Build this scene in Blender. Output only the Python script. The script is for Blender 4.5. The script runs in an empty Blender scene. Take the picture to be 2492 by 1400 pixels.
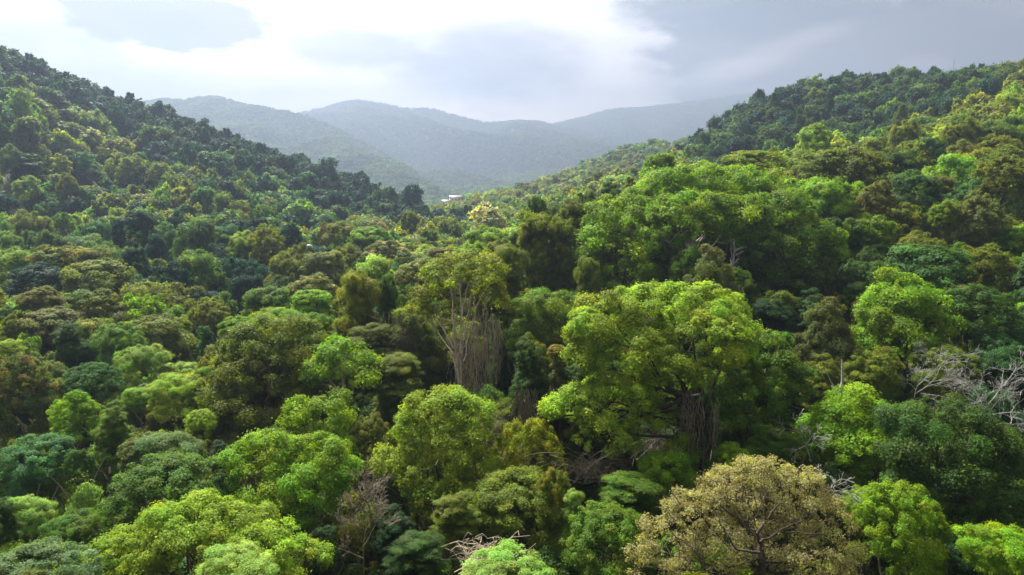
import bpy, math, time
import numpy as np
from math import radians, pi
T0 = time.time()

# ------------------------------------------------------------------ camera, light, sky
SC = bpy.context.scene
COL = SC.collection
W, H, F = 2492.0, 1400.0, 1684.0          # the photograph's frame and focal length in its own pixels
PITCH = radians(10.1)
CP, SP = math.cos(PITCH), math.sin(PITCH)

cam_data = bpy.data.cameras.new('camera')
cam_data.sensor_width = 36.0
cam_data.lens = F / W * 36.0
cam_data.clip_start = 0.5
cam_data.clip_end = 20000
cam = bpy.data.objects.new('camera', cam_data)
COL.objects.link(cam)
cam.location = (0, 0, 0)
cam.rotation_euler = (pi / 2 - PITCH, 0, 0)
SC.camera = cam

SUN_AZ, SUN_EL = radians(-30), radians(51)     # azimuth measured from +Y towards +X
SKY_STRENGTH = 0.05
CLOUD_STRENGTH = 0.165
SUN_STRENGTH = 2.6
EXPOSURE = 3.42
HAZE_DENSITY = 0.00040
HAZE_COLOR = (0.172, 0.215, 0.296)  # greyed so the air looks cloud-shaded; that shade sits in the colour
HAZE_ANISO = 0.5

sun_data = bpy.data.lights.new('sun', 'SUN')
sun_data.energy = SUN_STRENGTH
sun_data.angle = radians(10)
sun_data.color = (1.0, 0.96, 0.89)
sun = bpy.data.objects.new('sun', sun_data)
COL.objects.link(sun)
sun.rotation_euler = (pi / 2 - SUN_EL, 0, pi - SUN_AZ)

SC.view_settings.view_transform = 'Standard'
SC.view_settings.look = 'None'
SC.view_settings.gamma = 1
SC.view_settings.use_curve_mapping = False
SC.view_settings.exposure = EXPOSURE
SC.render.engine = 'CYCLES'
cy = SC.cycles
cy.use_denoising = True
cy.max_bounces = 6
cy.diffuse_bounces = 4
cy.glossy_bounces = 1
cy.transmission_bounces = 3
cy.volume_bounces = 0
cy.sample_clamp_indirect = 4
cy.caustics_reflective = False
cy.caustics_refractive = False


def px2azel(px, py):
    x, y = (px - W / 2) / F, -(py - H / 2) / F
    d = (x, CP + SP * y, -SP + CP * y)
    return math.atan2(d[0], d[1]), math.atan2(d[2], math.hypot(d[0], d[1]))


class NT:
    """a little helper for writing node graphs"""
    def __init__(s, tree):
        s.t = tree
        s.n = tree.nodes
        s.n.clear()

    def new(s, typ, **kw):
        nd = s.n.new(typ)
        for k, v in kw.items():
            setattr(nd, k, v)
        return nd

    def put(s, sock, v):
        if isinstance(v, bpy.types.NodeSocket):
            s.t.links.new(v, sock)
        elif v is not None:
            sock.default_value = v

    def math(s, op, a, b=None, c=None, clamp=False):
        nd = s.new('ShaderNodeMath', operation=op, use_clamp=clamp)
        s.put(nd.inputs[0], a)
        s.put(nd.inputs[1], b)
        s.put(nd.inputs[2], c)
        return nd.outputs[0]

    def mix(s, fac, a, b, blend='MIX'):
        nd = s.new('ShaderNodeMix', data_type='RGBA', blend_type=blend)
        s.put(nd.inputs['Factor'], fac)
        for k, v in ((6, a), (7, b)):
            if isinstance(v, tuple) and len(v) == 3:
                v = v + (1.0,)
            s.put(nd.inputs[k], v)
        return nd.outputs[2]

    def smooth(s, v, lo, hi, a=0.0, b=1.0):
        nd = s.new('ShaderNodeMapRange', interpolation_type='SMOOTHSTEP')
        s.put(nd.inputs[0], v)
        for k, x in zip((1, 2, 3, 4), (lo, hi, a, b)):
            nd.inputs[k].default_value = x
        return nd.outputs[0]

    def noise(s, vec, scale, detail=4, rough=0.55):
        nd = s.new('ShaderNodeTexNoise')
        s.put(nd.inputs['Vector'], vec)
        nd.inputs['Scale'].default_value = scale
        nd.inputs['Detail'].default_value = detail
        nd.inputs['Roughness'].default_value = rough
        return nd.outputs[0]


def build_world():
    wd = bpy.data.worlds.new('World')
    SC.world = wd
    wd.use_nodes = True
    g = NT(wd.node_tree)
    out = g.new('ShaderNodeOutputWorld')
    tc = g.new('ShaderNodeTexCoord')
    sep = g.new('ShaderNodeSeparateXYZ')
    g.put(sep.inputs[0], tc.outputs['Generated'])
    X, Y, Z = sep.outputs
    az = g.math('ARCTAN2', X, Y)
    el = g.math('ARCSINE', Z)
    # wispy detail: clouds are wider than tall, so azimuth is squeezed
    comb = g.new('ShaderNodeCombineXYZ')
    g.put(comb.inputs[0], g.math('MULTIPLY', X, 1.0))
    g.put(comb.inputs[1], g.math('MULTIPLY', Y, 1.0))
    g.put(comb.inputs[2], g.math('MULTIPLY', Z, 2.4))
    n_big = g.noise(comb.outputs[0], 3.6, 3, 0.5)
    n_mid = g.noise(comb.outputs[0], 9.0, 6, 0.58)
    wob = g.math('ADD', g.math('MULTIPLY', g.math('SUBTRACT', n_big, 0.5), 1.3),
                 g.math('MULTIPLY', g.math('SUBTRACT', n_mid, 0.5), 1.15))
    n_det = g.noise(comb.outputs[0], 20.0, 7, 0.62)
    wob = g.math('ADD', wob, g.math('MULTIPLY', g.math('SUBTRACT', n_det, 0.5), 0.7))
    # bright veil round the hidden sun, falling off evenly to a pale grey overcast all the way round
    saz = radians(-28)
    dvec = g.new('ShaderNodeVectorMath', operation='DOT_PRODUCT')
    g.put(dvec.inputs[0], tc.outputs['Generated'])
    dvec.inputs[1].default_value = (math.sin(saz) * math.cos(radians(48)), math.cos(saz) * math.cos(radians(48)), math.sin(radians(48)))
    ang = g.math('ARCCOSINE', dvec.outputs['Value'])
    glow = g.smooth(g.math('ADD', ang, g.math('MULTIPLY', wob, 0.10)), radians(64), radians(6))
    col = g.mix(glow, (0.64, 0.60, 0.56), (4.4, 3.9, 3.35))
    # overcast texture over the whole sky
    deck = g.smooth(n_big, 0.46, 0.66)
    col = g.mix(g.math('MULTIPLY', deck, 0.35), col, (0.42, 0.48, 0.57))

    # cloud banks: (px, py, half width, half height, tilt deg, colour, edge softness, strength)
    banks = [
        (1000, 290, 800, 75, 0, (2.205, 1.862, 1.496), 0.95, 0.8),
        (640, 190, 330, 110, 0, (1.785, 1.523, 1.250), 0.95, 0.6),
        (60, 40, 330, 110, 0, (0.265, 0.272, 0.277), 0.9, 0.60),
        (0, 150, 340, 90, 0, (0.456, 0.394, 0.333), 0.8, 0.75),
        (150, 150, 60, 40, 0, (1.575, 1.436, 1.276), 0.9, 0.5),
        (425, 40, 215, 80, 4, (0.250, 0.210, 0.179), 0.22, 0.95),
        (400, 60, 90, 40, 0, (0.176, 0.183, 0.191), 0.9, 0.6),
        (250, 190, 420, 55, 2, (0.840, 0.766, 0.678), 0.9, 0.6),
        (860, 110, 170, 62, 0, (0.309, 0.278, 0.253), 0.8, 0.75),
        (1190, 160, 270, 95, 4, (0.309, 0.268, 0.225), 0.75, 0.9),
        (1230, 80, 210, 60, 0, (0.441, 0.394, 0.345), 0.9, 0.7),
        (2050, 130, 640, 190, 0, (0.176, 0.156, 0.136), 0.32, 0.97),
        (1850, 15, 480, 80, 2, (0.051, 0.057, 0.062), 0.6, 0.95),
        (2380, 110, 330, 80, 8, (0.110, 0.109, 0.105), 0.8, 0.8),
        (1790, 170, 140, 34, -14, (0.892, 0.776, 0.678), 0.9, 0.75),
        (1960, 95, 130, 24, -14, (0.456, 0.407, 0.363), 0.9, 0.6),
        (2240, 160, 80, 24, 0, (0.485, 0.407, 0.357), 0.9, 0.7),
        (1500, 235, 100, 95, 20, (1.575, 1.339, 1.100), 0.9, 0.75),
    ]
    for (px, py, hw, hh, tilt, c, soft, k) in banks:
        a0, e0 = px2azel(px, py)
        a1, _ = px2azel(px + hw, py)
        _, e1 = px2azel(px, py - hh)
        t = radians(tilt)
        da, de = g.math('SUBTRACT', az, a0), g.math('SUBTRACT', el, e0)
        u = g.math('ADD', g.math('MULTIPLY', da, math.cos(t)), g.math('MULTIPLY', de, -math.sin(t)))
        v = g.math('ADD', g.math('MULTIPLY', da, math.sin(t)), g.math('MULTIPLY', de, math.cos(t)))
        u = g.math('DIVIDE', u, abs(a1 - a0))
        v = g.math('DIVIDE', v, abs(e1 - e0))
        r = g.math('SQRT', g.math('ADD', g.math('MULTIPLY', u, u), g.math('MULTIPLY', v, v)))
        r = g.math('ADD', r, g.math('MULTIPLY', wob, 0.9))
        m = g.smooth(r, 1.0 + soft * 0.5, 1.0 - soft * 0.75)
        col = g.mix(g.math('MULTIPLY', m, k), col, c)
    fine = g.math('ADD', 0.62, g.math('ADD', g.math('MULTIPLY', n_mid, 0.36), g.math('MULTIPLY', n_det, 0.40)))
    cm = g.new('ShaderNodeVectorMath', operation='SCALE')
    g.put(cm.inputs[0], col)
    g.put(cm.inputs['Scale'], fine)
    sky = g.new('ShaderNodeTexSky', sky_type='NISHITA', sun_disc=False)
    sky.sun_elevation = SUN_EL
    sky.sun_rotation = SUN_AZ
    sky.dust_density = 2.0
    b1 = g.new('ShaderNodeBackground')
    g.put(b1.inputs[0], sky.outputs[0])
    b1.inputs[1].default_value = SKY_STRENGTH
    b2 = g.new('ShaderNodeBackground')
    g.put(b2.inputs[0], cm.outputs[0])
    b2.inputs[1].default_value = CLOUD_STRENGTH
    cover = g.smooth(g.math('ADD', n_big, g.math('MULTIPLY', glow, 0.5)), 0.22, 0.42, 0.92, 1.0)
    mx = g.new('ShaderNodeMixShader')
    g.put(mx.inputs[0], cover)
    g.put(mx.inputs[1], b1.outputs[0])
    g.put(mx.inputs[2], b2.outputs[0])
    g.put(out.inputs[0], mx.outputs[0])
    wd.cycles.sampling_method = 'MANUAL'
    wd.cycles.sample_map_resolution = 512


build_world()

# ------------------------------------------------------------------ geometry helpers
def P(px, py, D, dd=0.0):
    """the point of the place seen at photo pixel (px, py), D metres deep"""
    D = D + dd
    x, y = (px - W / 2) / F, -(py - H / 2) / F
    return np.array((x * D, (CP + SP * y) * D, (-SP + CP * y) * D))


def project(p):
    p = np.asarray(p, float)
    dep = p[..., 1] * CP - p[..., 2] * SP
    up = p[..., 1] * SP + p[..., 2] * CP
    return p[..., 0] / dep * F + W / 2, H / 2 - up / dep * F, dep


def mesh_quads(name, verts, quads, mats, mat_idx=None, attrs=None, smooth=False):
    me = bpy.data.meshes.new(name)
    verts = np.ascontiguousarray(verts, dtype=np.float32)
    quads = np.ascontiguousarray(quads, dtype=np.int32)
    n = len(quads)
    me.vertices.add(len(verts))
    me.vertices.foreach_set('co', verts.ravel())
    k = quads.shape[1]
    me.loops.add(n * k)
    me.loops.foreach_set('vertex_index', quads.ravel())
    me.polygons.add(n)
    me.polygons.foreach_set('loop_start', np.arange(0, n * k, k, dtype=np.int32))
    if mat_idx is not None:
        me.polygons.foreach_set('material_index', np.asarray(mat_idx, dtype=np.int32))
    if smooth:
        me.polygons.foreach_set('use_smooth', np.ones(n, dtype=bool))
    for k, v in (attrs or {}).items():
        a = me.attributes.new(k, 'FLOAT', 'POINT')
        a.data.foreach_set('value', np.ascontiguousarray(v, dtype=np.float32))
    for m in mats:
        me.materials.append(m)
    me.update(calc_edges=True)
    return me


class MB:
    """collects quads (tubes, boxes) for one mesh"""
    def __init__(s):
        s.v, s.q, s.m, s.n = [], [], [], 0

    def add(s, v, q, m=0):
        s.v.append(np.asarray(v, float))
        s.q.append(np.asarray(q, int) + s.n)
        s.m.append(np.full(len(q), m))
        s.n += len(v)

    def tube(s, pts, rad, sides=6, m=0):
        pts = np.asarray(pts, float)
        rad = np.broadcast_to(np.asarray(rad, float), (len(pts),))
        t = np.gradient(pts, axis=0)
        t /= np.linalg.norm(t, axis=1, keepdims=True) + 1e-9
        ref = np.array((0.31, 0.95, 0.05)) if abs(t[0][2]) > 0.6 else np.array((0.0, 0.0, 1.0))
        a = np.cross(t, ref)
        a /= np.linalg.norm(a, axis=1, keepdims=True) + 1e-9
        b = np.cross(t, a)
        th = np.linspace(0, 2 * pi, sides, endpoint=False)
        ring = pts[:, None] + rad[:, None, None] * (np.cos(th)[None, :, None] * a[:, None] + np.sin(th)[None, :, None] * b[:, None])
        k = len(pts)
        i = np.arange(k - 1)[:, None] * sides + np.arange(sides)[None]
        j = np.arange(k - 1)[:, None] * sides + (np.arange(sides)[None] + 1) % sides
        q = np.stack([i, j, j + sides, i + sides], -1).reshape(-1, 4)
        s.add(ring.reshape(-1, 3), q, m)

    def box(s, c, size, rz=0.0, m=0):
        x, y, z = np.array(size) / 2
        v = np.array([(-x, -y, -z), (x, -y, -z), (x, y, -z), (-x, y, -z), (-x, -y, z), (x, -y, z), (x, y, z), (-x, y, z)])
        cr, sr = math.cos(rz), math.sin(rz)
        v = v @ np.array([(cr, sr, 0), (-sr, cr, 0), (0, 0, 1)]) + np.array(c)
        s.add(v, [(0, 3, 2, 1), (4, 5, 6, 7), (0, 1, 5, 4), (1, 2, 6, 5), (2, 3, 7, 6), (3, 0, 4, 7)], m)

    def mesh(s, name, mats, smooth=True):
        return mesh_quads(name, np.concatenate(s.v), np.concatenate(s.q), mats, np.concatenate(s.m), smooth=smooth)


def curve(p0, p1, n=7, sag=0.0, wob=0.0, rng=None, bow=None):
    t = np.linspace(0, 1, n)[:, None]
    p0, p1 = np.asarray(p0, float), np.asarray(p1, float)
    c = p0 + (p1 - p0) * t
    c[:, 2] += (sag * np.sin(pi * t))[:, 0]
    if bow is not None:
        c += np.sin(pi * t) * np.asarray(bow)
    if wob and rng is not None:
        w = rng.normal(0, wob, (n, 3))
        w[0] = 0
        c += w
    return c


# ------------------------------------------------------------------ materials
def leaf_material():
    m = bpy.data.materials.new('leaf')
    m.use_nodes = True
    g = NT(m.node_tree)
    out = g.new('ShaderNodeOutputMaterial')

    def at(name, typ='INSTANCER'):
        return g.new('ShaderNodeAttribute', attribute_name=name, attribute_type=typ)
    lc, tcx = at('leaf_color').outputs['Color'], at('tip_color').outputs['Color']
    tip, var = at('tip', 'GEOMETRY').outputs['Fac'], at('var', 'GEOMETRY').outputs['Fac']
    col = g.mix(tip, lc, tcx)
    hs = g.new('ShaderNodeHueSaturation')
    g.put(hs.inputs['Hue'], g.math('ADD', 0.472, g.math('MULTIPLY', var, 0.056)))
    hs.inputs['Saturation'].default_value = 1.0
    g.put(hs.inputs['Value'], g.math('ADD', 0.56, g.math('MULTIPLY', var, 0.88)))
    g.put(hs.inputs['Color'], col)
    bs = g.new('ShaderNodeBsdfPrincipled')
    g.put(bs.inputs['Base Color'], hs.outputs[0])
    bs.inputs['Roughness'].default_value = 0.6
    bs.inputs['Specular IOR Level'].default_value = 0.08
    tr = g.new('ShaderNodeBsdfTranslucent')
    g.put(tr.inputs[0], g.mix(1.0, hs.outputs[0], (1.35, 1.25, 0.55), 'MULTIPLY'))
    mx = g.new('ShaderNodeMixShader')
    mx.inputs[0].default_value = 0.49
    g.put(mx.inputs[1], bs.outputs[0])
    g.put(mx.inputs[2], tr.outputs[0])
    g.put(out.inputs[0], mx.outputs[0])
    return m


def plain(name, color, rough=0.85, noise=None, scale=3.0, spec=0.2, bump=0.0):
    m = bpy.data.materials.new(name)
    m.use_nodes = True
    g = NT(m.node_tree)
    out = g.new('ShaderNodeOutputMaterial')
    bs = g.new('ShaderNodeBsdfPrincipled')
    bs.inputs['Roughness'].default_value = rough
    bs.inputs['Specular IOR Level'].default_value = spec
    if noise:
        tc = g.new('ShaderNodeTexCoord')
        n = g.noise(tc.outputs['Object'], scale, 6, 0.65)
        g.put(bs.inputs['Base Color'], g.mix(g.smooth(n, 0.32, 0.68), color, noise))
        if bump:
            b = g.new('ShaderNodeBump')
            b.inputs['Strength'].default_value = bump
            g.put(b.inputs['Height'], n)
            g.put(bs.inputs['Normal'], b.outputs[0])
    else:
        bs.inputs['Base Color'].default_value = tuple(color) + (1,)
    g.put(out.inputs[0], bs.outputs[0])
    return m


M_LEAF = leaf_material()
M_BARK = plain('bark', (0.055, 0.04, 0.028), noise=(0.12, 0.095, 0.07), scale=2.5, bump=0.5)
M_PALE = plain('pale_bark', (0.36, 0.31, 0.24), noise=(0.21, 0.175, 0.13), scale=1.6, bump=0.4)
M_WHITE = plain('bleached_wood', (0.25, 0.25, 0.23), noise=(0.12, 0.12, 0.105), scale=2.0, bump=0.3)
M_DARKBARK = plain('dark_bark', (0.018, 0.013, 0.010), noise=(0.045, 0.034, 0.024), scale=2.0, bump=0.5)
M_VINE = plain('dry_vine', (0.20, 0.165, 0.12), noise=(0.32, 0.27, 0.20), scale=1.2)
M_TWIG = plain('dry_twig', (0.075, 0.062, 0.044), noise=(0.15, 0.125, 0.09), scale=1.4)
M_GROUND = plain('forest_floor', (0.018, 0.032, 0.010), noise=(0.035, 0.042, 0.014), scale=0.15, bump=0.4)
M_HILL = plain('wooded_slope', (0.030, 0.050, 0.018), noise=(0.050, 0.070, 0.026), scale=0.02)
M_DIRT = plain('bare_earth', (0.42, 0.33, 0.25), noise=(0.30, 0.24, 0.17), scale=0.4)
M_DRYGRASS = plain('dry_grass', (0.16, 0.12, 0.055), noise=(0.11, 0.10, 0.04), scale=0.3)
M_ROOF = plain('white_sheet_roof', (0.24, 0.235, 0.23), rough=0.5)
M_WALL = plain('cream_wall', (0.62, 0.56, 0.48), noise=(0.50, 0.45, 0.38), scale=0.8)
M_GLASS = plain('dark_window', (0.03, 0.035, 0.04), rough=0.15, spec=0.5)
M_STEEL = plain('grey_steel', (0.30, 0.30, 0.31), rough=0.5)

# ------------------------------------------------------------------ terrain
# canopy control points: (px, py, depth, tree height, zone)
CTRL = [
 (-250,1400,42,13,'nl'),(200,1390,44,13,'nl'),(600,1385,46,13,'nl'),(900,1370,48,13,'nc'),(1250,1370,43,12,'nc'),(1850,1290,42,12,'nr'),(2300,1370,46,13,'nr'),(2750,1370,48,13,'nr'),
 (-250,1150,60,13,'nl'),(50,1150,60,13,'nl'),(400,1110,59,13,'nl'),(800,1120,59,13,'nl'),(1250,1130,61,13,'nc'),(1650,1020,61,16,'nr'),(2000,1060,61,13,'nr'),(2400,1060,60,13,'nr'),(2750,1050,60,13,'nr'),
 (-250,930,80,13,'nl'),(50,940,79,13,'nl'),(350,920,82,13,'nl'),(600,880,76,14,'nl'),(900,880,75,14,'nc'),(1280,850,71,15,'nc'),(1700,830,68,14,'nr'),(2000,850,76,14,'nr'),(2200,810,80,14,'nr'),(2450,840,76,13,'nr'),(2800,820,78,13,'nr'),
 (-250,720,115,12,'nl'),(80,730,111,12,'nl'),(300,790,104,12,'nl'),(500,780,118,15,'nl'),(700,770,95,13,'nl'),(900,720,90,13,'nc'),(1130,690,88,14,'nc'),(1350,650,94,14,'nc'),(1500,600,104,13,'nr'),(1700,530,104,13,'nr'),(1900,610,100,14,'nr'),(2150,610,106,13,'nr'),(2400,610,110,13,'nr'),(2800,580,112,13,'nr'),
 (-250,610,165,12,'ll'),(60,630,158,12,'ll'),(300,650,148,12,'ll'),(560,650,150,13,'ld'),(720,690,138,13,'ld'),(800,640,152,12,'va'),(1000,610,158,11,'va'),(1180,580,148,11,'va'),(1330,540,116,13,'nc'),(1600,440,145,12,'nr'),(1800,430,140,12,'nr'),(2000,430,140,12,'au'),(2200,460,140,12,'nr'),(2450,440,150,12,'nr'),(2800,400,155,12,'nr'),
 (-250,480,235,11,'ll'),(100,490,230,11,'ll'),(300,540,200,12,'ll'),(500,570,192,12,'ld'),(650,590,178,12,'ld'),(850,575,205,11,'va'),(1000,565,225,11,'va'),
 (-250,310,245,11,'lm'),(0,350,245,11,'lm'),(250,390,290,11,'lm'),(450,440,270,11,'lm'),(650,490,268,11,'ll'),(850,520,300,11,'ld'),(960,535,292,11,'va'),
 (-250,84,430,10,'lt'),(0,164,438,10,'lt'),(100,184,446,10,'lt'),(200,227,450,10,'lt'),(300,259,450,10,'lt'),(400,285,447,10,'lt'),(500,321,445,10,'lt'),(600,357,440,10,'lt'),(700,389,436,10,'lt'),(800,421,430,10,'lt'),(900,447,420,10,'lt'),(960,461,412,10,'lt'),(1030,514,392,10,'lt'),
 (1090,515,430,9,'va'),(1090,498,640,8,'va'),(1200,540,300,10,'va'),(1320,510,290,10,'va'),(1410,490,270,10,'mr'),
 (1140,485,620,10,'mr'),(1200,473,640,10,'mr'),(1260,458,660,10,'mr'),(1330,438,690,10,'mr'),(1400,414,720,10,'mr'),(1470,386,750,10,'mr'),(1550,350,790,10,'mr'),(1620,322,830,10,'mr'),(1690,312,860,10,'mr'),
 (1420,455,390,10,'mr'),(1520,425,360,10,'mr'),(1620,400,330,10,'mr'),
 (1690,350,430,10,'rd'),(1740,318,430,10,'rd'),(1800,275,440,10,'rd'),(1900,232,455,10,'rd'),(2000,206,465,10,'rd'),(2100,210,472,10,'rd'),(2200,201,480,10,'rd'),(2300,210,485,10,'rd'),(2380,202,480,10,'rd'),
 (1760,375,330,10,'rd'),(1900,340,330,10,'rd'),(2050,290,335,10,'rd'),(2200,260,340,10,'rd'),
 (1900,380,215,11,'au'),(2050,345,220,11,'au'),(2160,346,235,11,'au'),(2300,304,245,11,'au'),(2400,266,265,11,'au'),(2492,219,285,11,'au'),(2800,164,300,11,'au'),
 (2150,395,180,11,'au'),(2350,340,185,11,'au'),(2480,310,190,11,'au'),(2800,260,200,11,'au'),
]
# ground that stands hidden behind the crests: (px, depth, z)
HIDDEN = [(-250,620,20),(0,640,0),(200,650,-10),(400,650,-30),(600,640,-45),(800,620,-60),(950,600,-65),
          (1090,890,-72),(1230,895,-62),(1770,600,-20),(1850,600,0),(1640,520,-30),(1560,480,-34),(1900,700,10),(2100,720,15),(2300,720,15),(2480,560,20),(2800,520,40),
          (620,112,-44),(480,100,-42),(1300,190,-42),(1550,230,-38),(1450,200,-40),(1750,210,-34),(1250,1400,24,-31),(0,1400,24,-31),(2400,1400,24,-31)]
ZONE_PTS = [(100,235,410,'lt'),(300,310,395,'lt'),(450,350,390,'lt'),(600,400,380,'lt'),(750,445,365,'lt'),(850,470,355,'lt'),(930,490,350,'lt'),(700,480,310,'ld'),(800,505,320,'ld'),(900,520,320,'ld'),(560,420,340,'ld'),(950,540,300,'ld'),  # lt and ld carry the painted shade further down the left slope
            (1560,395,420,'mr'),(1480,440,420,'mr'),(1700,360,400,'rd'),(1850,300,380,'rd'),(2000,240,400,'rd'),(2200,200,410,'rd'),(1850,350,300,'rd'),(2000,310,300,'rd')]
pts, zs, CT_P = [], [], []
for (px, py, D, h, zone) in CTRL:
    p = P(px, py, D)
    pts.append((p[0], p[1]))
    zs.append(p[2] - h)
    CT_P.append(p)
CT_P = np.array(CT_P)
CT_H = np.array([c[3] for c in CTRL], float)
CT_Z = [c[4] for c in CTRL]
for hdn in HIDDEN:
    px, D, z = hdn[0], hdn[-2], hdn[-1]
    pts.append(((px - W / 2) / F * D, D))
    zs.append(z)
pts, zs = np.array(pts), np.array(zs)
ZN_P = np.concatenate([CT_P, [P(*z[:3]) for z in ZONE_PTS]])
ZN_Z = CT_Z + [z[3] for z in ZONE_PTS]


def uv(x, y):
    r = np.clip(np.hypot(x, y), 22, 900)
    a = np.clip(np.arctan2(x, y), -radians(43), radians(43))
    return np.stack([a * 2.2, np.log(r)], -1)


_U = uv(pts[:, 0], pts[:, 1])


def _phi(d2):
    return 0.5 * d2 * np.log(d2 + 1e-12)


def _fit():
    n = len(_U)
    K = _phi(((_U[:, None] - _U[None]) ** 2).sum(-1)) + np.eye(n) * 0.00015
    Q = np.concatenate([np.ones((n, 1)), _U], 1)
    A = np.block([[K, Q], [Q.T, np.zeros((3, 3))]])
    return np.linalg.solve(A, np.concatenate([zs, np.zeros(3)]))


_C = _fit()


def ground(x, y):
    x, y = np.atleast_1d(np.asarray(x, float)), np.atleast_1d(np.asarray(y, float))
    u = uv(x, y)
    out = np.empty(len(x))
    for i in range(0, len(x), 4000):
        b = u[i:i + 4000]
        d2 = ((b[:, None] - _U[None]) ** 2).sum(-1)
        out[i:i + 4000] = _phi(d2) @ _C[:len(_U)] + _C[-3] + b @ _C[-2:]
    r = np.hypot(x, y)
    a = np.abs(np.arctan2(x, y))
    f = np.clip((r - 750) / 500, 0, 1)
    f = f * f * (3 - 2 * f)
    out = out * (1 - f) + (-78) * f
    fb = np.clip((a - radians(60)) / radians(60), 0, 1)       # behind the camera the slope levels out
    return out * (1 - fb) + (-34 + 0.0 * r) * fb


def link(name, data, parent=None):
    o = bpy.data.objects.new(name, data)
    COL.objects.link(o)
    if parent is not None:
        o.parent = parent
    return o


def tag(o, label=None, cat=None, group=None, kind=None):
    if label:
        o['label'] = label
    if cat:
        o['category'] = cat
    if group:
        o['group'] = group
    if kind:
        o['kind'] = kind
    return o


def build_ground():
    az = np.concatenate([np.linspace(-180, -50, 40)[:-1], np.linspace(-50, 50, 201), np.linspace(50, 180, 40)[1:]])
    r = np.concatenate([[0.5], np.geomspace(6, 1300, 130), [1700, 2200, 2800, 3600, 4800, 6200]])
    A, R = np.meshgrid(np.radians(az), r, indexing='ij')
    x, y = R * np.sin(A), R * np.cos(A)
    z = ground(x.ravel(), y.ravel())
    v = np.stack([x.ravel(), y.ravel(), z], -1)
    na, nr = A.shape
    i = np.arange(na - 1)[:, None] * nr + np.arange(nr - 1)[None]
    q = np.stack([i, i + 1, i + nr + 1, i + nr], -1).reshape(-1, 4)[:, ::-1]
    return tag(link('ground', mesh_quads('ground', v, q, [M_GROUND], smooth=True)), kind='structure')


build_ground()

rng0 = np.random.default_rng(11)


def vnoise(u, v, seed):
    """smooth value noise from a few sines, cheap and repeatable"""
    r = np.random.default_rng(seed)
    o = np.zeros_like(u)
    for k in range(7):
        f = 2.0 ** (k * 0.55)
        a, b, c = r.uniform(-1, 1, 2).tolist() + [r.uniform(0, 6.28)]
        n = math.hypot(a, b) + 1e-6
        o += np.sin((a * u + b * v) / n * f + c) / f ** 0.8
    return o


FAR_POINTS = []
FAR = 2.2


def mountain(name, crest, depth, zb, seed, amp, spacing, tree_h, FAR=2.2):
    cx = np.array([c[0] for c in crest], float)
    depth, amp, spacing, tree_h = depth * FAR, amp * FAR * 0.9, spacing * 1.4, tree_h * 1.3
    s = np.linspace(cx[0], cx[-1], 240)
    cyy = np.interp(s, cx, [c[1] for c in crest])
    cD = np.interp(s, cx, [c[2] * FAR for c in crest])
    C = np.array([P(a, b, d) for a, b, d in zip(s, cyy, cD)])
    C[:, 2] -= tree_h * 0.8
    k = 7
    C[:, 2] = np.convolve(np.pad(C[:, 2], k // 2, mode='edge'), np.ones(k) / k, 'valid')
    hd = C[:, :2] / np.linalg.norm(C[:, :2], axis=1, keepdims=True)
    t = np.concatenate([np.linspace(0, 1, 60), np.linspace(1, 1.5, 16)[1:]])
    T, S = np.meshgrid(t, np.arange(len(s)), indexing='xy')
    xy = C[S, :2] + hd[S] * (np.minimum(T, 9) - 1)[..., None] * depth
    zc = C[S, 2]
    prof = np.where(T <= 1, T ** 1.15 * (1.25 - 0.25 * T), 1 - ((T - 1) * 2) ** 1.3 * 0.8)
    gl = vnoise(xy[..., 0] / (75 * FAR) + 0.5 * T, xy[..., 1] / (190 * FAR), seed)
    ridge = 1 - np.abs(gl) / 1.4
    env = np.clip(T * (1 - T) * 4, 0, 1) ** 0.7
    z = zb + (zc - zb) * prof + amp * (ridge - 0.5) * env
    v = np.concatenate([xy, z[..., None]], -1)
    ns, nt = T.shape
    i = np.arange(ns - 1)[:, None] * nt + np.arange(nt - 1)[None]
    q = np.stack([i, i + nt, i + nt + 1, i + 1], -1).reshape(-1, 4)
    tag(link(name, mesh_quads(name, v.reshape(-1, 3), q, [M_HILL], smooth=True)), kind='structure')
    # where its wood stands
    area = depth * np.linalg.norm(np.diff(C[:, :2], axis=0), axis=1).sum() * 1.15
    n = int(area / spacing ** 2)
    r = np.random.default_rng(seed + 5)
    ss, tt = r.uniform(0, ns - 1.001, n), r.uniform(0.0, 1.06, n) * 59
    a, b = ss.astype(int), tt.astype(int)
    fa, fb = (ss - a)[:, None], (tt - b)[:, None]
    p = (v[a, b] * (1 - fa) * (1 - fb) + v[a + 1, b] * fa * (1 - fb) + v[a, b + 1] * (1 - fa) * fb + v[a + 1, b + 1] * fa * fb)
    FAR_POINTS.append((p, tree_h))


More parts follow.
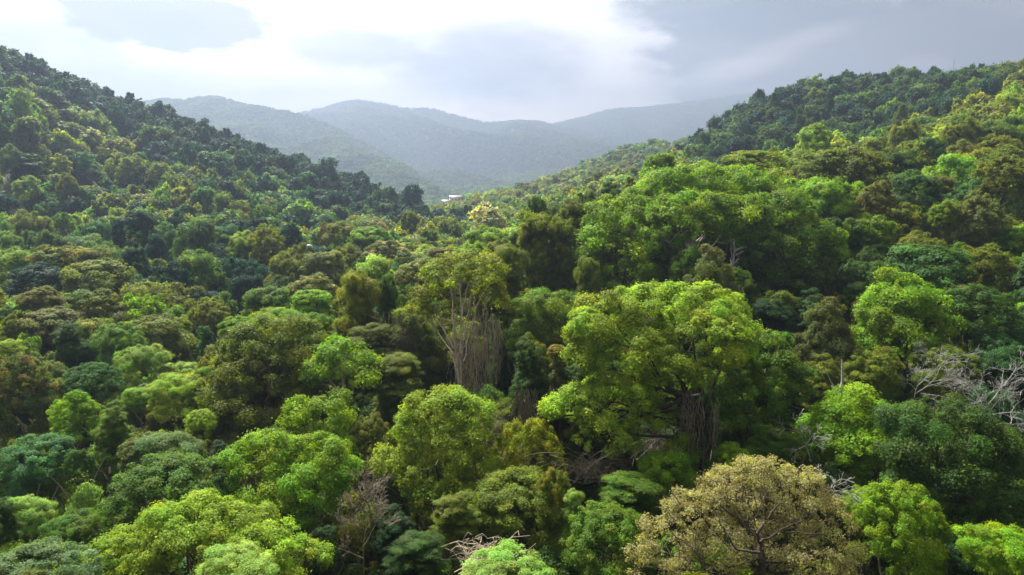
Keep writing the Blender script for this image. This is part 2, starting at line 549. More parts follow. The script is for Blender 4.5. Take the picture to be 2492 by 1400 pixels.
mountain('mountain', [(150,330,1290),(300,262,1290),(385,240,1280),(450,242,1270),(520,234,1265),(600,256,1260),(690,269,1250),(730,277,1240),(800,302,1220),(870,338,1190),(950,384,1160),(1010,430,1130),(1060,474,1100)],
         520, -75, 3, 34, 6.5, 9, 2.0)
mountain('mountain', [(560,330,1720),(650,292,1720),(740,271,1715),(800,258,1710),(870,244,1700),(930,251,1700),(985,263,1695),(1030,262,1695),(1060,266,1690),(1120,284,1690),(1200,301,1690),(1260,298,1700),(1300,296,1700),(1345,306,1700),(1420,322,1690),(1500,345,1680),(1600,360,1660),(1760,380,1650)],
         820, -75, 8, 52, 8.0, 9, 2.4)
mountain('mountain', [(1180,335,1950),(1340,304,1950),(1400,289,1950),(1480,266,1945),(1520,263,1945),(1560,263,1945),(1640,251,1940),(1720,243,1940),(1800,229,1940),(1870,226,1940),(2000,214,1940),(2200,182,1920),(2330,167,1910),(2400,166,1910),(2492,172,1910),(2750,180,1910)],
         800, -75, 13, 40, 10.0, 9, 2.6)

rp = np.random.default_rng(9)
pd, pa = np.sqrt(rp.uniform(700 ** 2, 3000 ** 2, 9000)), rp.uniform(-.25, .30, 9000)
pp = np.stack([pd * np.sin(pa), pd * np.cos(pa)], 1)
FAR_POINTS.append((np.concatenate([pp, ground(pp[:, 0], pp[:, 1])[:, None]], 1), 13.0))
# ------------------------------------------------------------------ foliage
def leaf_cloud(lobes, leaf, clump, seed, cov=0.9, over=1.6, bottom=-0.45, flat=0.75, jit=0.45, droop=0.0, tipp=0.35, width=0.6):
    """leaves gathered in tufts over the shells of a set of ellipsoid lobes (x,y,z,rx,ry,rz)"""
    r = np.random.default_rng(seed)
    L = np.asarray(lobes, float)
    cs, ns, ls = [], [], []
    for li, (x, y, z, a, b, c) in enumerate(L):
        area = 4 * pi * (((a * b) ** 1.6 + (a * c) ** 1.6 + (b * c) ** 1.6) / 3) ** (1 / 1.6)
        n = max(4, int(area * over / (pi * clump ** 2)))
        d = r.normal(size=(n, 3))
        d /= np.linalg.norm(d, axis=1, keepdims=True)
        d = d[d[:, 2] > bottom + r.uniform(-0.2, 0.2, n)]
        p = np.array((x, y, z)) + d * np.array((a, b, c)) * np.where(r.uniform(size=(len(d), 1)) < 0.22, r.uniform(1.0, 1.20, (len(d), 1)), r.uniform(0.72, 1.06, (len(d), 1)))
        keep = np.ones(len(p), bool)
        for lj in range(len(L)):
            if lj != li:
                keep &= (((p - L[lj, :3]) / L[lj, 3:]) ** 2).sum(1) > 0.62
        nn = d / np.array((a, b, c))
        nn /= np.linalg.norm(nn, axis=1, keepdims=True)
        cs.append(p[keep])
        ns.append(nn[keep])
        ls.append(np.full(int(keep.sum()), r.uniform()))
    c, n = np.concatenate(cs), np.concatenate(ns)
    cr = clump * np.clip(np.exp(r.normal(-0.12, 0.42, len(c))), 0.35, 2.1)
    la = leaf * leaf * width * 0.42
    m = np.maximum(3, (cov * 2 * pi * cr ** 2 / la * r.uniform(0.6, 1.3, len(c))).astype(int))
    idx = np.repeat(np.arange(len(c)), m)
    N = len(idx)
    o = r.normal(size=(N, 3)) + 0.85 * n[idx] + np.array((0, 0, 0.45))
    o /= np.linalg.norm(o, axis=1, keepdims=True)
    rad = cr[idx] * np.sqrt(r.uniform(0.08, 1.0, N)) * np.where(r.uniform(size=N) < 0.10, 1.3, 1.0)
    pos = c[idx] + o * rad[:, None] * np.array((1, 1, flat))
    if droop:
        pos[:, 2] -= droop * r.uniform(0, 1, N) ** 2 * cr[idx]
    nor = o * 0.8 + n[idx] * 0.35 + np.array((0, 0, 0.35)) + r.normal(size=(N, 3)) * jit
    nor /= np.linalg.norm(nor, axis=1, keepdims=True)
    t = np.cross(nor, r.normal(size=(N, 3)))
    t /= np.linalg.norm(t, axis=1, keepdims=True)
    b = np.cross(nor, t)
    s = leaf * np.clip(np.exp(r.normal(-0.06, 0.34, (N, 1))), 0.4, 1.9) * 0.5
    v = np.stack([pos + t * s, pos - t * s * 0.6 + b * s * width, pos - t * s * 0.6 - b * s * width], 1).reshape(-1, 3)
    tc = (r.uniform(size=len(c)) < tipp) * r.uniform(0.35, 1.0, len(c))
    vc = r.uniform(size=len(c))
    tip = np.clip(tc[idx] + (r.uniform(size=N) < 0.08) * 0.6, 0, 1)
    lv = np.concatenate(ls)
    var = np.clip(0.38 * lv[idx] + 0.30 * vc[idx] + 0.32 * r.uniform(size=N), 0, 1)
    return v, np.repeat(tip, 3), np.repeat(var, 3)


TRIS = [0]


def crown_mesh(name, lobes, leaf, clump, seed, trunk=None, **kw):
    v, tip, var = leaf_cloud(lobes, leaf, clump, seed, **kw)
    n = len(v) // 3
    q = np.arange(n * 3).reshape(-1, 3)
    mi = np.zeros(n, int)
    if trunk is not None:                      # far trees carry a plain stem in the same mesh
        mb = MB()
        mb.tube([(0, 0, trunk), (0.02, 0.01, trunk * 0.5), (0, 0, 0)], [0.05, 0.04, 0.03], 4)
        tv, tq = np.concatenate(mb.v), np.concatenate(mb.q)
        tq = np.concatenate([tq[:, [0, 1, 2]], tq[:, [0, 2, 3]]])
        q = np.concatenate([q, tq + len(v)])
        mi = np.concatenate([mi, np.ones(len(tq), int)])
        v = np.concatenate([v, tv])
        tip = np.concatenate([tip, np.zeros(len(tv))])
        var = np.concatenate([var, np.full(len(tv), 0.5)])
    TRIS[0] += len(q)
    mats = [M_LEAF] if trunk is None else [M_LEAF, M_BARK]
    return mesh_quads(name, v, q, mats, mi, {'tip': tip, 'var': var})


def shape_lobes(shape, seed):
    r = np.random.default_rng(seed)
    L = []
    if shape == 'round':
        L.append((0, 0, 0, 0.78, 0.78, 0.80))
        for k in range(9):
            a, e = k * 2.4 + r.uniform(-.3, .3), r.uniform(-0.35, 1.1)
            q = r.uniform(0.30, 0.42)
            L.append((0.62 * math.cos(a) * math.cos(e), 0.62 * math.sin(a) * math.cos(e), 0.62 * math.sin(e), q, q, q * 0.9))
    elif shape == 'broad':
        L.append((0, 0, -0.05, 0.7, 0.7, 0.5))
        for k in range(13):
            a = k * 2.4 + r.uniform(-.3, .3)
            d = 0.74 * math.sqrt((k + 0.4) / 13)
            q = r.uniform(0.26, 0.38)
            L.append((d * math.cos(a), d * math.sin(a), 0.62 * math.sqrt(max(0, 1 - d * d * 1.15)) - 0.08 + r.uniform(-.1, .1), q, q, q * 0.72))
        for k in range(5):
            a = k * 1.26 + r.uniform(-.3, .3)
            L.append((0.62 * math.cos(a), 0.62 * math.sin(a), -0.35 + r.uniform(-.12, .12), 0.34, 0.34, 0.26))
    elif shape == 'cone':
        for k in range(15):
            t = (k + r.uniform(0, .6)) / 15
            a = k * 2.4
            d = 0.66 * (1 - t) ** 0.85
            q = 0.20 + 0.24 * (1 - t)
            L.append((d * math.cos(a), d * math.sin(a), -0.8 + 1.65 * t, q, q, q * 0.8))
        L.append((0, 0, -0.2, 0.5, 0.5, 0.75))
    elif shape == 'column':
        for k in range(26):
            t = (k + 0.5) / 26
            a = k * 2.4 + r.uniform(-.5, .5)
            q = r.uniform(0.24, 0.50) * (1.12 - 0.35 * t)
            d = 0.52 * (1.15 - 0.5 * t) * r.uniform(.5, 1.15)
            L.append((d * math.cos(a), d * math.sin(a), -2.2 + 4.2 * t, q, q, q * 0.85))
    elif shape == 'feather':
        L.append((0, 0, 0, 0.72, 0.72, 0.78))
        for k in range(12):
            a, e = k * 2.4, r.uniform(-0.5, 1.2)
            L.append((0.6 * math.cos(a) * math.cos(e), 0.6 * math.sin(a) * math.cos(e), 0.68 * math.sin(e), 0.33, 0.33, 0.33))
    elif shape == 'layer':
        for k in range(14):
            t = (k + 0.5) / 14
            a = k * 2.4 + r.uniform(-.4, .4)
            d = (0.75 - 0.55 * t) * r.uniform(0.5, 1.05)
            L.append((d * math.cos(a), d * math.sin(a), -0.7 + 1.4 * t, 0.44 - 0.12 * t, 0.44 - 0.12 * t, 0.15))
        L.append((0, 0, -0.2, 0.34, 0.34, 0.6))
    return [(x, y, z, a_ * f, b_ * f, c_ * f) for (x, y, z, a_, b_, c_), f in zip(L, r.uniform(0.78, 1.22, len(L)))]


ZF = {'column': 2.4}          # how much taller than wide a kind of crown is built
STYLE = {'round': dict(clump=1.0), 'broad': dict(clump=1.0), 'cone': dict(clump=0.9), 'column': dict(clump=1.0, droop=0.12, flat=0.85, bottom=-0.8),
         'feather': dict(clump=0.62, jit=0.7), 'layer': dict(clump=0.85, flat=0.55)}
LODS = {'near': (0.040, 0.165, 0.78), 'mid': (0.068, 0.19, 0.92), 'far': (0.23, 0.36, 0.95), 'tiny': (0.50, 0.55, 0.9)}
LIB = {}


def lib(shape, lod, k):
    key = (shape, lod, k)
    if key not in LIB:
        leaf, clump, cov = LODS[lod]
        st = dict(STYLE[shape])
        cl = clump * st.pop('clump')
        if shape == 'feather':
            leaf *= 0.85
        LIB[key] = crown_mesh('crown', shape_lobes(shape, 31 * k + len(shape)), leaf, cl, 100 + 7 * k + len(shape), cov=cov, **st)
    return LIB[key]


def trunk_mesh(k, mat):
    r = np.random.default_rng(500 + k)
    mb = MB()
    top = np.array((r.uniform(-.05, .05), r.uniform(-.05, .05), 0.62))
    mb.tube(curve((0, 0, -0.06), top, 8, wob=0.008, rng=r), np.array([.034, .027, .023, .021, .020, .018, .016, .014]), 8)
    for i in range(6):
        a = i * 1.05 + r.uniform(-.3, .3)
        z0 = r.uniform(0.38, 0.62)
        b = top * z0 / 0.62
        e = np.array((math.cos(a) * r.uniform(.12, .24), math.sin(a) * r.uniform(.12, .24), z0 + r.uniform(.15, .32)))
        mb.tube(curve(b, e, 6, sag=-0.02, wob=0.008, rng=r), np.linspace(.011, .003, 6), 5)
    return mb.mesh('trunk', [mat])


TRUNKS = [trunk_mesh(k, M_BARK) for k in range(4)] + [trunk_mesh(k + 4, M_PALE) for k in range(2)]

PAL = {   # leaf colour, young-leaf or flower colour, the word for it
 'vivid': ((.096,.188,.009), (.165,.265,.012), 'vivid green'),
 'lime': ((.130,.208,.016), (.205,.290,.020), 'lime green'),
 'mid': ((.056,.116,.011), (.098,.168,.014), 'mid green'),
 'dark': ((.031,.068,.012), (.054,.104,.015), 'dark green'),
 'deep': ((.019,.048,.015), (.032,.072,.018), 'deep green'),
 'olive': ((.078,.110,.012), (.130,.158,.014), 'olive green'),
 'golden': ((.114,.155,.008), (.185,.212,.009), 'golden green'),
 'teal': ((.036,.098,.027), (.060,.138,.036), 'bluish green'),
 'pale':   ((.130,.230,.040), (.210,.310,.070), 'pale green'),
 'grey':   ((.072,.125,.040), (.120,.170,.062), 'greyish green'),
 'brown': ((.086,.105,.028), (.125,.136,.030), 'brownish'),
 'tan': ((.185,.176,.085), (.240,.250,.085), 'tan brown'),
 'beige': ((.090,.118,.026), (.330,.300,.130), 'cream flowered'),
 'orange': ((.112,.118,.014), (.200,.158,.016), 'orange brown'),
 'orangetip': ((.068,.108,.012), (.170,.160,.012), 'orange topped'),
 'red': ((.068,.118,.028), (.150,.112,.034), 'red flowered'),
 'rust': ((.112,.098,.030), (.175,.130,.034), 'rust brown'),
 'blue': ((.009,.037,.022), (.016,.052,.027), 'dark bluish green'),  # dark leaf tone that carries the left ridge's cloud shade
}


def colour(o, key, rng, amount=0.16):
    a, b, _ = PAL[key]
    k = 1 + rng.uniform(-amount, amount)
    h = rng.uniform(-amount, amount) * 0.5
    f = (k * (1 + h), k, k * (1 - h))
    o['leaf_color'] = [x * y for x, y in zip(a, f)]
    o['tip_color'] = [x * y for x, y in zip(b, f)]


TREES = []       # everything that stands: dict(p=centre, r=(rx,rz), D, hero, ...)
rngH = np.random.default_rng(77)


def std_tree(name, label, cat, shape, col, px, yt, yb, w, D, group=None, lod=None, stretch=1.12, pale=False):
    """a tree whose crown is a scaled library crown"""
    k = D / F
    c = P(px, (yt + yb) / 2, D)
    rx, rz = w / 2 * k * 1.08, (yb - yt) / 2 * k * stretch
    top = c[2] + (yb - yt) / 2 * k
    rz = max(rz, 0.72 * rx if shape != 'layer' else 0.6 * rx)
    c[2] = top - rz
    return place_tree(name, label, cat, shape, col, c, rx, rz, group, lod, pale)


def place_tree(name, label, cat, shape, col, c, rx, rz, group=None, lod=None, pale=False, rng=rngH, real=True):
    gz = float(ground(c[0], c[1])[0])
    base = np.array((c[0], c[1], gz))
    D = float(project(c)[2])
    lod = lod or ('near' if D < 98 else 'mid' if D < 250 else 'far')
    nvar = {'near': 2, 'mid': 2, 'far': 1}[lod]
    root = link(name, None)
    root.location = base
    tag(root, label, cat, group)
    me = lib(shape, lod, int(rng.integers(nvar)))
    cr = link('crown', me, root)
    cr.location = (0, 0, c[2] - gz)
    cr.scale = (rx, rx * rng.uniform(0.85, 1.0), rz / ZF.get(shape, 1.0))
    cr.rotation_euler = (rng.uniform(-.06, .06), rng.uniform(-.06, .06), rng.uniform(0, 6.28))
    colour(cr, col, rng)
    th = max(c[2] - gz + rz * 0.35, 1.5)
    tr = link('trunk', TRUNKS[4 + int(rng.integers(2)) if pale else int(rng.integers(4))], root)
    tr.scale = (max(th, rx * 1.6) * 0.9, max(th, rx * 1.6) * 0.9, th * 1.05)
    tr.rotation_euler = (0, 0, rng.uniform(0, 6.28))
    return root


def lobes_world(D, lobes):
    """photo-measured lobes (px, py, half w, half h, depth offset) as ellipsoids in metres"""
    out = []
    for l in lobes:
        px, py, rx, ry = l[:4]
        dd = l[4] if len(l) > 4 else 0
        c = P(px, py, D, dd)
        k = (D + dd) / F
        out.append((*c, rx * k, (rx + ry) / 2 * k * 1.05, ry * k))
    return np.array(out)


HERO_ELL = []      # (px, py, half w, half h, D, short) of every tree placed by hand


def hero_tree(name, label, short, cat, col, D, lobes, base_px, seed, fork=None, bark=None, leaf=None, clump=None, cov=0.9, limb_r=0.22, dbase=0, trunk_r=0.42, tilt=0, **kw):
    LW = lobes_world(D, lobes)
    for l in lobes:
        HERO_ELL.append((l[0], l[1], l[2], l[3], D + (l[4] if len(l) > 4 else 0), short))
    bx, by = base_px
    base = P(bx, by, D, dbase)
    base[2] = float(ground(base[0], base[1])[0])
    root = link(name, None)
    root.location = base
    tag(root, label, cat)
    rel = LW.copy()
    rel[:, :3] -= base
    leaf = leaf or max(0.10, 0.0031 * D)
    cov *= 0.78
    clump = clump or max(0.42, 0.0115 * D)
    r = np.random.default_rng(seed + 900)
    extra = []
    for l in rel:
        for _ in range(3):
            d_ = r.normal(size=3)
            d_[2] = abs(d_[2]) * 0.9 - 0.15
            d_ /= np.linalg.norm(d_)
            f_ = r.uniform(0.24, 0.46)
            extra.append(np.concatenate([l[:3] + d_ * l[3:] * r.uniform(0.78, 1.0), l[3:] * f_]))
    cr = link('crown', crown_mesh('crown', np.concatenate([rel, extra]), leaf, clump, seed, cov=cov, **kw), root)
    colour(cr, col, rngH, 0.05)
    mb = MB()
    cen = rel[:, :3].mean(0)
    fk = (P(*fork, D, dbase) - base) if fork else np.array((cen[0] * 0.4, cen[1] * 0.4, max(rel[:, 2].min() * 0.55, cen[2] * 0.45)))
    mb.tube(curve((0, 0, -0.8), fk, 9, wob=0.10, rng=r), np.linspace(1.25, 0.75, 9) * trunk_r, 10)
    for l in rel:
        tgt = l[:3] + r.normal(0, 0.15, 3)
        tgt[2] += l[5] * 0.2
        pts_ = curve(fk + r.normal(0, 0.08, 3) - np.array((0, 0, r.uniform(0, 0.18) * fk[2])), tgt, 8, sag=-0.06 * np.linalg.norm(tgt - fk), wob=0.12, rng=r)
        mb.tube(pts_, np.linspace(limb_r, 0.05, 8), 6)
        for j in range(5):
            i = int(r.integers(4, 8))
            e = l[:3] + r.normal(size=3) * l[3:] * 0.6
            mb.tube(curve(pts_[i], e, 5, wob=0.08, rng=r), np.linspace(0.06, 0.02, 5), 4)
    link('trunk', mb.mesh('trunk', [bark or M_BARK]), root)
    return root, base


def vine_curtain(root, base, spans, n, seed, mat=None, rad=0.03, name='hanging_vine'):
    """dry lianas hanging off a tree: spans of (px, y top, y bottom, half w, D)"""
    r = np.random.default_rng(seed)
    mb = MB()
    for (px, y0, y1, hw, D) in spans:
        for k in range(n):
            dx = r.normal(0, 0.5) * hw
            dd = r.uniform(-1.2, 0.6)
            a = P(px + dx, y0 + r.uniform(-.10, .30) * (y1 - y0), D, dd)
            b = P(px + dx * r.uniform(.6, 1.5) + r.normal(0, 5), y1 + r.uniform(-.45, .1) * (y1 - y0), D, dd)
            mb.tube(curve(a - base, b - base, 8, wob=0.16, rng=r, bow=r.normal(0, 0.25, 3)), np.linspace(rad, rad * 0.45, 8) * r.uniform(.6, 1.5), 3)
    o = link(name, mb.mesh(name, [mat or M_VINE]), root)
    o['kind'] = 'stuff'
    TRIS[0] += 2 * sum(len(q) for q in mb.q)
    return o


def grow(mb, p, d, length, r0, level, rng, spread, upward, ratio=0.68, kids=(3, 5), rmin=0.012):
    n = 6
    pts_ = [np.array(p, float)]
    dd = np.array(d, float) / np.linalg.norm(d)
    for i in range(n - 1):
        dd = dd + rng.normal(0, 0.13, 3) + np.array((0, 0, upward * 0.10))
        dd /= np.linalg.norm(dd)
        pts_.append(pts_[-1] + dd * length / (n - 1))
    pts_ = np.array(pts_)
    mb.tube(pts_, np.maximum(np.linspace(r0, r0 * 0.5, n), rmin), 7 if level > 2 else 4 if level > 0 else 3)
    if level <= 0:
        return
    for k in range(int(rng.integers(kids[0], kids[1] + 1))):
        t = rng.uniform(0.35, 1.0) if k else 1.0
        i = min(int(t * (n - 1)), n - 2)
        f = t * (n - 1) - i
        q = pts_[i] * (1 - f) + pts_[i + 1] * f
        ax = pts_[i + 1] - pts_[i]
        ax /= np.linalg.norm(ax)
        side = rng.normal(size=3)
        side -= ax * side.dot(ax)
        side /= np.linalg.norm(side) + 1e-9
        nd = ax * math.cos(spread) + side * math.sin(spread) * rng.uniform(.7, 1.2)
        grow(mb, q, nd, length * ratio * rng.uniform(.75, 1.15), r0 * (0.62 if k else 0.5) * (1.15 - 0.4 * t), level - 1, rng, spread, upward, ratio, kids, rmin)


def bare_tree(name, label, short, cat, base_px, D, dirs, mat, seed, levels=4, r0=0.16, spread=0.6, upward=0.3, box=None, ratio=0.68, kids=(3, 4), rmin=0.014, ground_it=True):
    """a leafless tree: boughs given as (px from, py from, px to, py to)"""
    base = P(*base_px, D)
    if ground_it:
        base[2] = float(ground(base[0], base[1])[0])
    root = link(name, None)
    root.location = base
    tag(root, label, cat)
    r = np.random.default_rng(seed)
    tmb, bmb = MB(), MB()
    first = P(dirs[0][0], dirs[0][1], D) - base
    tmb.tube(curve((0, 0, -0.5), first, 6, wob=0.06, rng=r), np.linspace(1.5, 1.05, 6) * r0, 8)
    for (x0, y0, x1, y1) in dirs:
        a, b = P(x0, y0, D) - base, P(x1, y1, D, r.uniform(-.8, .8)) - base
        grow(bmb, a, b - a, np.linalg.norm(b - a), r0, levels - 1, r, spread, upward, ratio, kids, rmin)
    link('trunk', tmb.mesh('trunk', [mat]), root)
    bo = link('branches', bmb.mesh('branches', [mat]), root)
    bo['kind'] = 'stuff'
    TRIS[0] += 2 * sum(len(q) for q in bmb.q)
    if box:
        HERO_ELL.append((*box, D, short))
    return root, base


# ------------------------------------------------------------------ trees placed one by one: the large ones in front
t, b = hero_tree('giant_tree', 'giant lime-green tree with billowing crown above a dark vine-wrapped trunk', 'the giant lime-green tree', 'tree', 'lime', 60,
    [(1490,800,95,80,0),(1600,765,105,65,1),(1720,775,95,68,1.5),(1430,860,45,40,-1),(1560,860,90,60,-2),(1690,850,100,80,-1.5),(1640,915,80,52,-2.5),(1770,830,55,60,1),(1480,890,60,40,-1),
     (1485,985,85,55,-2),(1400,995,60,38,-2.5),(1362,1012,36,25,-2.5),(1480,1062,68,46,-3),(1560,1005,65,45,-1)],
    (1700,1190), 1, fork=(1712,960), bark=M_DARKBARK, limb_r=0.2, trunk_r=0.5, dbase=-2.5)
vine_curtain(t, b, [(1700,930,1170,20,57.4),(1672,960,1170,14,57.2),(1735,960,1130,12,58)], 26, 3, mat=M_TWIG, rad=0.026)
vine_curtain(t, b, [(1695,940,1180,20,57.6)], 14, 4, mat=M_DARKBARK, rad=0.04, name='dark_vine')
hero_tree('tall_tree', 'green tree in stepped tiers close beside the giant lime-green tree', 'the tiered bright tree', 'tree', 'mid', 62,
    [(1880,850,42,36,2),(1868,905,58,42,1),(1800,905,36,45,1),(1830,985,72,48,0),(1912,955,58,46,1),(1765,935,38,46,0),(1800,1020,55,35,-.5)], (1845,1160), 2)
t, b = hero_tree('pale_trunked_tree', 'yellow-green tree with many pale bare stems and a curtain of dry vines', 'the pale-stemmed tree', 'tree', 'golden', 78,
    [(1130,682,75,38,0),(1062,738,42,42,1),(1030,752,30,32,1),(1190,722,34,42,1),(1100,664,48,28,1),(1160,656,46,24,1)], (1128,965), 3, fork=(1112,860), bark=M_PALE, limb_r=0.08, trunk_r=0.22, cov=0.7, over=1.4, dbase=-2.2)
smb = MB()
rr = np.random.default_rng(5)
for (x0, y0, x1, y1, r_) in [(1118,945,1103,780,.17),(1122,945,1125,760,.15),(1103,790,1098,690,.12),(1103,780,1070,775,.08),(1070,775,1058,768,.07),(1108,850,1062,778,.12),(1124,770,1118,680,.10),(1125,765,1140,690,.10),(1128,880,1158,750,.12),(1158,750,1178,700,.08),(1128,820,1146,725,.09),(1100,720,1090,680,.07),(1120,700,1108,655,.07),(1158,755,1150,700,.08),(1178,745,1195,722,.07)]:
    smb.tube(curve(P(x0,y0,75.6)-b, P(x1,y1,76.2)-b, 8, wob=0.06, rng=rr), np.linspace(r_*.8, r_*.5, 8), 7)
link('stem', smb.mesh('stem', [M_PALE]), t)
vine_curtain(t, b, [(1160,770,960,26,76),(1185,770,950,22,76.4),(1120,820,970,22,76.5),(1205,780,940,16,77),(1150,850,985,40,76.6)], 34, 7, rad=0.024)
hero_tree('broad_tree', 'broad yellow-green tree with two low humps along the bottom edge', 'the two-humped yellow-green tree', 'tree', 'lime', 45,
    [(470,1285,110,60,0),(562,1282,90,55,1),(350,1338,95,55,0),(250,1378,60,40,0),(652,1342,92,50,-1),(732,1372,52,48,-1),(450,1350,120,60,-1.5),(590,1390,120,50,-2)], (490,1480), 4)
t, b = hero_tree('sparse_tree', 'large sparse tan-brown tree with twisted dark boughs showing through its crown', 'the big tan-brown tree', 'tree', 'tan', 40,
    [(1860,1150,60,34,2),(1790,1192,70,44,1.5),(1922,1192,72,44,1.5),(1700,1252,80,48,1),(1830,1245,90,55,1.5),(1960,1240,55,48,1.5),(2022,1272,52,52,1),(1630,1322,68,56,0),(1750,1325,85,58,.5),(1910,1330,85,58,.5),(2012,1352,72,58,0),(1580,1382,48,40,0),(1700,1390,70,45,-.5),(1980,1395,90,40,-.5)],
    (1855,1480), 5, fork=(1852,1345), bark=M_DARKBARK, limb_r=0.09, trunk_r=0.26, cov=0.40, over=1.4, leaf=0.115, tipp=0.5, clump=0.40, dbase=-1.6, jit=0.8)
tm = MB()
rr = np.random.default_rng(8)
for (x0, y0, x1, y1, r_) in [(1852,1360,1842,1300,.20),(1842,1300,1862,1262,.14),(1850,1320,1895,1292,.11),(1895,1292,1950,1270,.07),(1850,1345,1790,1335,.13),(1790,1335,1760,1285,.09),(1760,1285,1740,1240,.06),(1862,1262,1852,1200,.08),(1730,1400,1690,1340,.11),(1690,1340,1640,1300,.07),(1840,1310,1790,1250,.08),(1862,1265,1905,1220,.07),(1900,1295,2010,1300,.06),(1690,1345,1700,1270,.05)]:
    tm.tube(curve(P(x0,y0,37.9)-b, P(x1,y1,38.3)-b, 7, wob=0.05, rng=rr), np.linspace(r_*.72, r_*.38, 7), 7)
for k in range(110):
    l = [(1860,1180),(1790,1200),(1930,1200),(1700,1260),(1840,1260),(1960,1260),(1640,1330),(1760,1340),(1900,1340),(2000,1350)][k % 10]
    a = P(l[0]+rr.normal(0,40), l[1]+rr.normal(0,28), 38.6, rr.uniform(0,1.5))-b
    tm.tube(curve(a, a+rr.normal(0,.7,3)+np.array((0,0,.3)), 5, wob=0.06, rng=rr), np.linspace(.026,.010,5), 4)
link('bough', tm.mesh('bough', [M_DARKBARK]), t)['kind'] = 'stuff'
hero_tree('round_tree', 'fresh green many-lobed tree between the bare brown tree and the shaded olive mound', 'the fresh green lobed tree', 'tree', 'vivid', 55,
    [(640,1112,68,48,0),(700,1122,58,44,1),(780,1102,58,44,0),(812,1150,48,42,0),(650,1182,74,58,-1),(762,1182,78,56,-1),(700,1236,78,46,-1.5),(770,1250,48,34,-1),(600,1150,34,52,0)], (705,1330), 6, fork=None)
hero_tree('twin_tree', 'two rounded emerald domes standing up like twin towers', 'the twin emerald domes', 'tree', 'vivid', 62,
    [(735,1005,30,38,0),(797,1008,38,48,0),(800,1060,40,40,0),(832,1082,25,34,0),(762,1062,28,28,0)], (790,1150), 7)
hero_tree('round_tree', 'yellow-green rounded tree directly below the pale-stemmed vine-hung tree', 'the rounded yellow-green tree', 'tree', 'lime', 58,
    [(1060,1008,68,48,0),(1130,1014,58,48,.5),(1016,1050,48,44,0),(1100,1082,78,48,-1),(1165,1072,34,44,0),(962,1130,38,40,-.5),(1150,1130,44,38,0),(1062,1150,78,48,-1),(1092,1222,82,58,-1.5),(1010,1190,38,38,0)], (1075,1330), 8)
hero_tree('umbrella_tree', 'small bright umbrella-shaped tree with a bent pale trunk below its flat crown', 'the small umbrella tree', 'tree', 'vivid', 72,
    [(835,862,52,27,0),(790,906,46,24,-.5),(872,908,46,33,0),(762,926,28,20,0),(830,886,58,28,0)], (833,1035), 9, fork=(836,935), bark=M_PALE, limb_r=0.12, trunk_r=0.24, dbase=-1.2)
hero_tree('mound_tree', 'large shaded olive mound of a tree beside the pale dry vine curtain', 'the shaded olive mound', 'tree', 'olive', 75,
    [(650,832,78,44,0),(592,862,48,48,0),(720,842,68,48,1),(650,902,105,58,-1),(582,952,58,58,-1),(720,922,78,58,0),(640,992,98,58,-2),(562,1022,44,38,-2),(770,882,38,48,0)], (650,1090), 10)
hero_tree('domed_tree', 'wide bright green dome of a tree on the crest, tallest of the ridge mass', 'the wide crest dome', 'tree', 'vivid', 105,
    [(1500,522,78,38,1),(1452,582,48,48,0),(1540,562,78,48,0),(1490,622,78,48,-1),(1562,642,58,44,-1),(1432,622,34,38,0),(1520,692,68,38,-1.5)], (1510,770), 11)
t, b = hero_tree('flat_topped_tree', 'bright flat-topped tree on the crest with a pale viny trunk under it', 'the flat-topped crest tree', 'tree', 'vivid', 100,
    [(1690,512,70,40,0),(1640,532,45,42,-.5),(1738,522,45,40,1),(1602,580,38,38,.5),(1772,572,34,34,0),(1690,545,80,36,.5),(1640,562,52,38,0),(1742,546,58,40,0),(1690,566,66,30,1),(1636,592,36,22,0)], (1668,705), 12, fork=(1680,610), bark=M_PALE, limb_r=0.16, trunk_r=0.32, dbase=-2)
vine_curtain(t, b, [(1685,590,705,20,97.5),(1700,600,700,14,98)], 32, 9, rad=0.03)
t, b = hero_tree('forked_tree', 'small tree with upright leaf tufts over pale forked branches on the crest', 'the pale-forked crest tree', 'tree', 'vivid', 99,
    [(1802,522,40,34,0),(1832,552,28,28,0),(1782,562,28,26,0)], (1745,705), 13, fork=(1778,645), bark=M_WHITE, limb_r=0.10, trunk_r=0.2, dbase=-1.5)
fm = MB()
for (x0, y0, x1, y1) in [(1778,648,1790,610),(1790,610,1818,600),(1790,622,1810,612),(1778,650,1800,628),(1788,612,1786,580)]:
    fm.tube(curve(P(x0,y0,97)-b, P(x1,y1,97)-b, 6, wob=0.06, rng=rr), np.linspace(.16,.07,6), 6)
link('branch', fm.mesh('branch', [M_WHITE]), t)
hero_tree('spreading_tree', 'long low bright canopy behind the flat-topped crest tree', 'the long bright canopy', 'tree', 'vivid', 116,
    [(1650,462,72,34,0),(1730,442,72,31,1),(1812,452,68,35,1),(1852,482,48,38,0),(1562,492,58,30,0)], (1720,560), 14)
hero_tree('dense_tree', 'dense darker green tree sloping down from the crest into deep shade', 'the sloping dark crest tree', 'tree', 'mid', 100,
    [(1900,522,74,48,1),(1960,582,68,52,0),(1882,612,68,58,-1),(1980,652,54,44,-1),(1900,692,58,44,-2),(1850,562,38,48,0)], (1920,790), 15)
hero_tree('pointed_tree', 'vivid green pointed tree standing alone against dark forest', 'the vivid pointed tree', 'tree', 'vivid', 80,
    [(2190,697,42,30,0),(2172,742,62,44,0),(2242,737,58,44,0),(2140,792,58,44,-.5),(2222,802,82,48,-1),(2280,802,34,48,0),(2162,842,78,44,-1.5),(2242,852,68,44,-1.5)], (2195,960), 16)
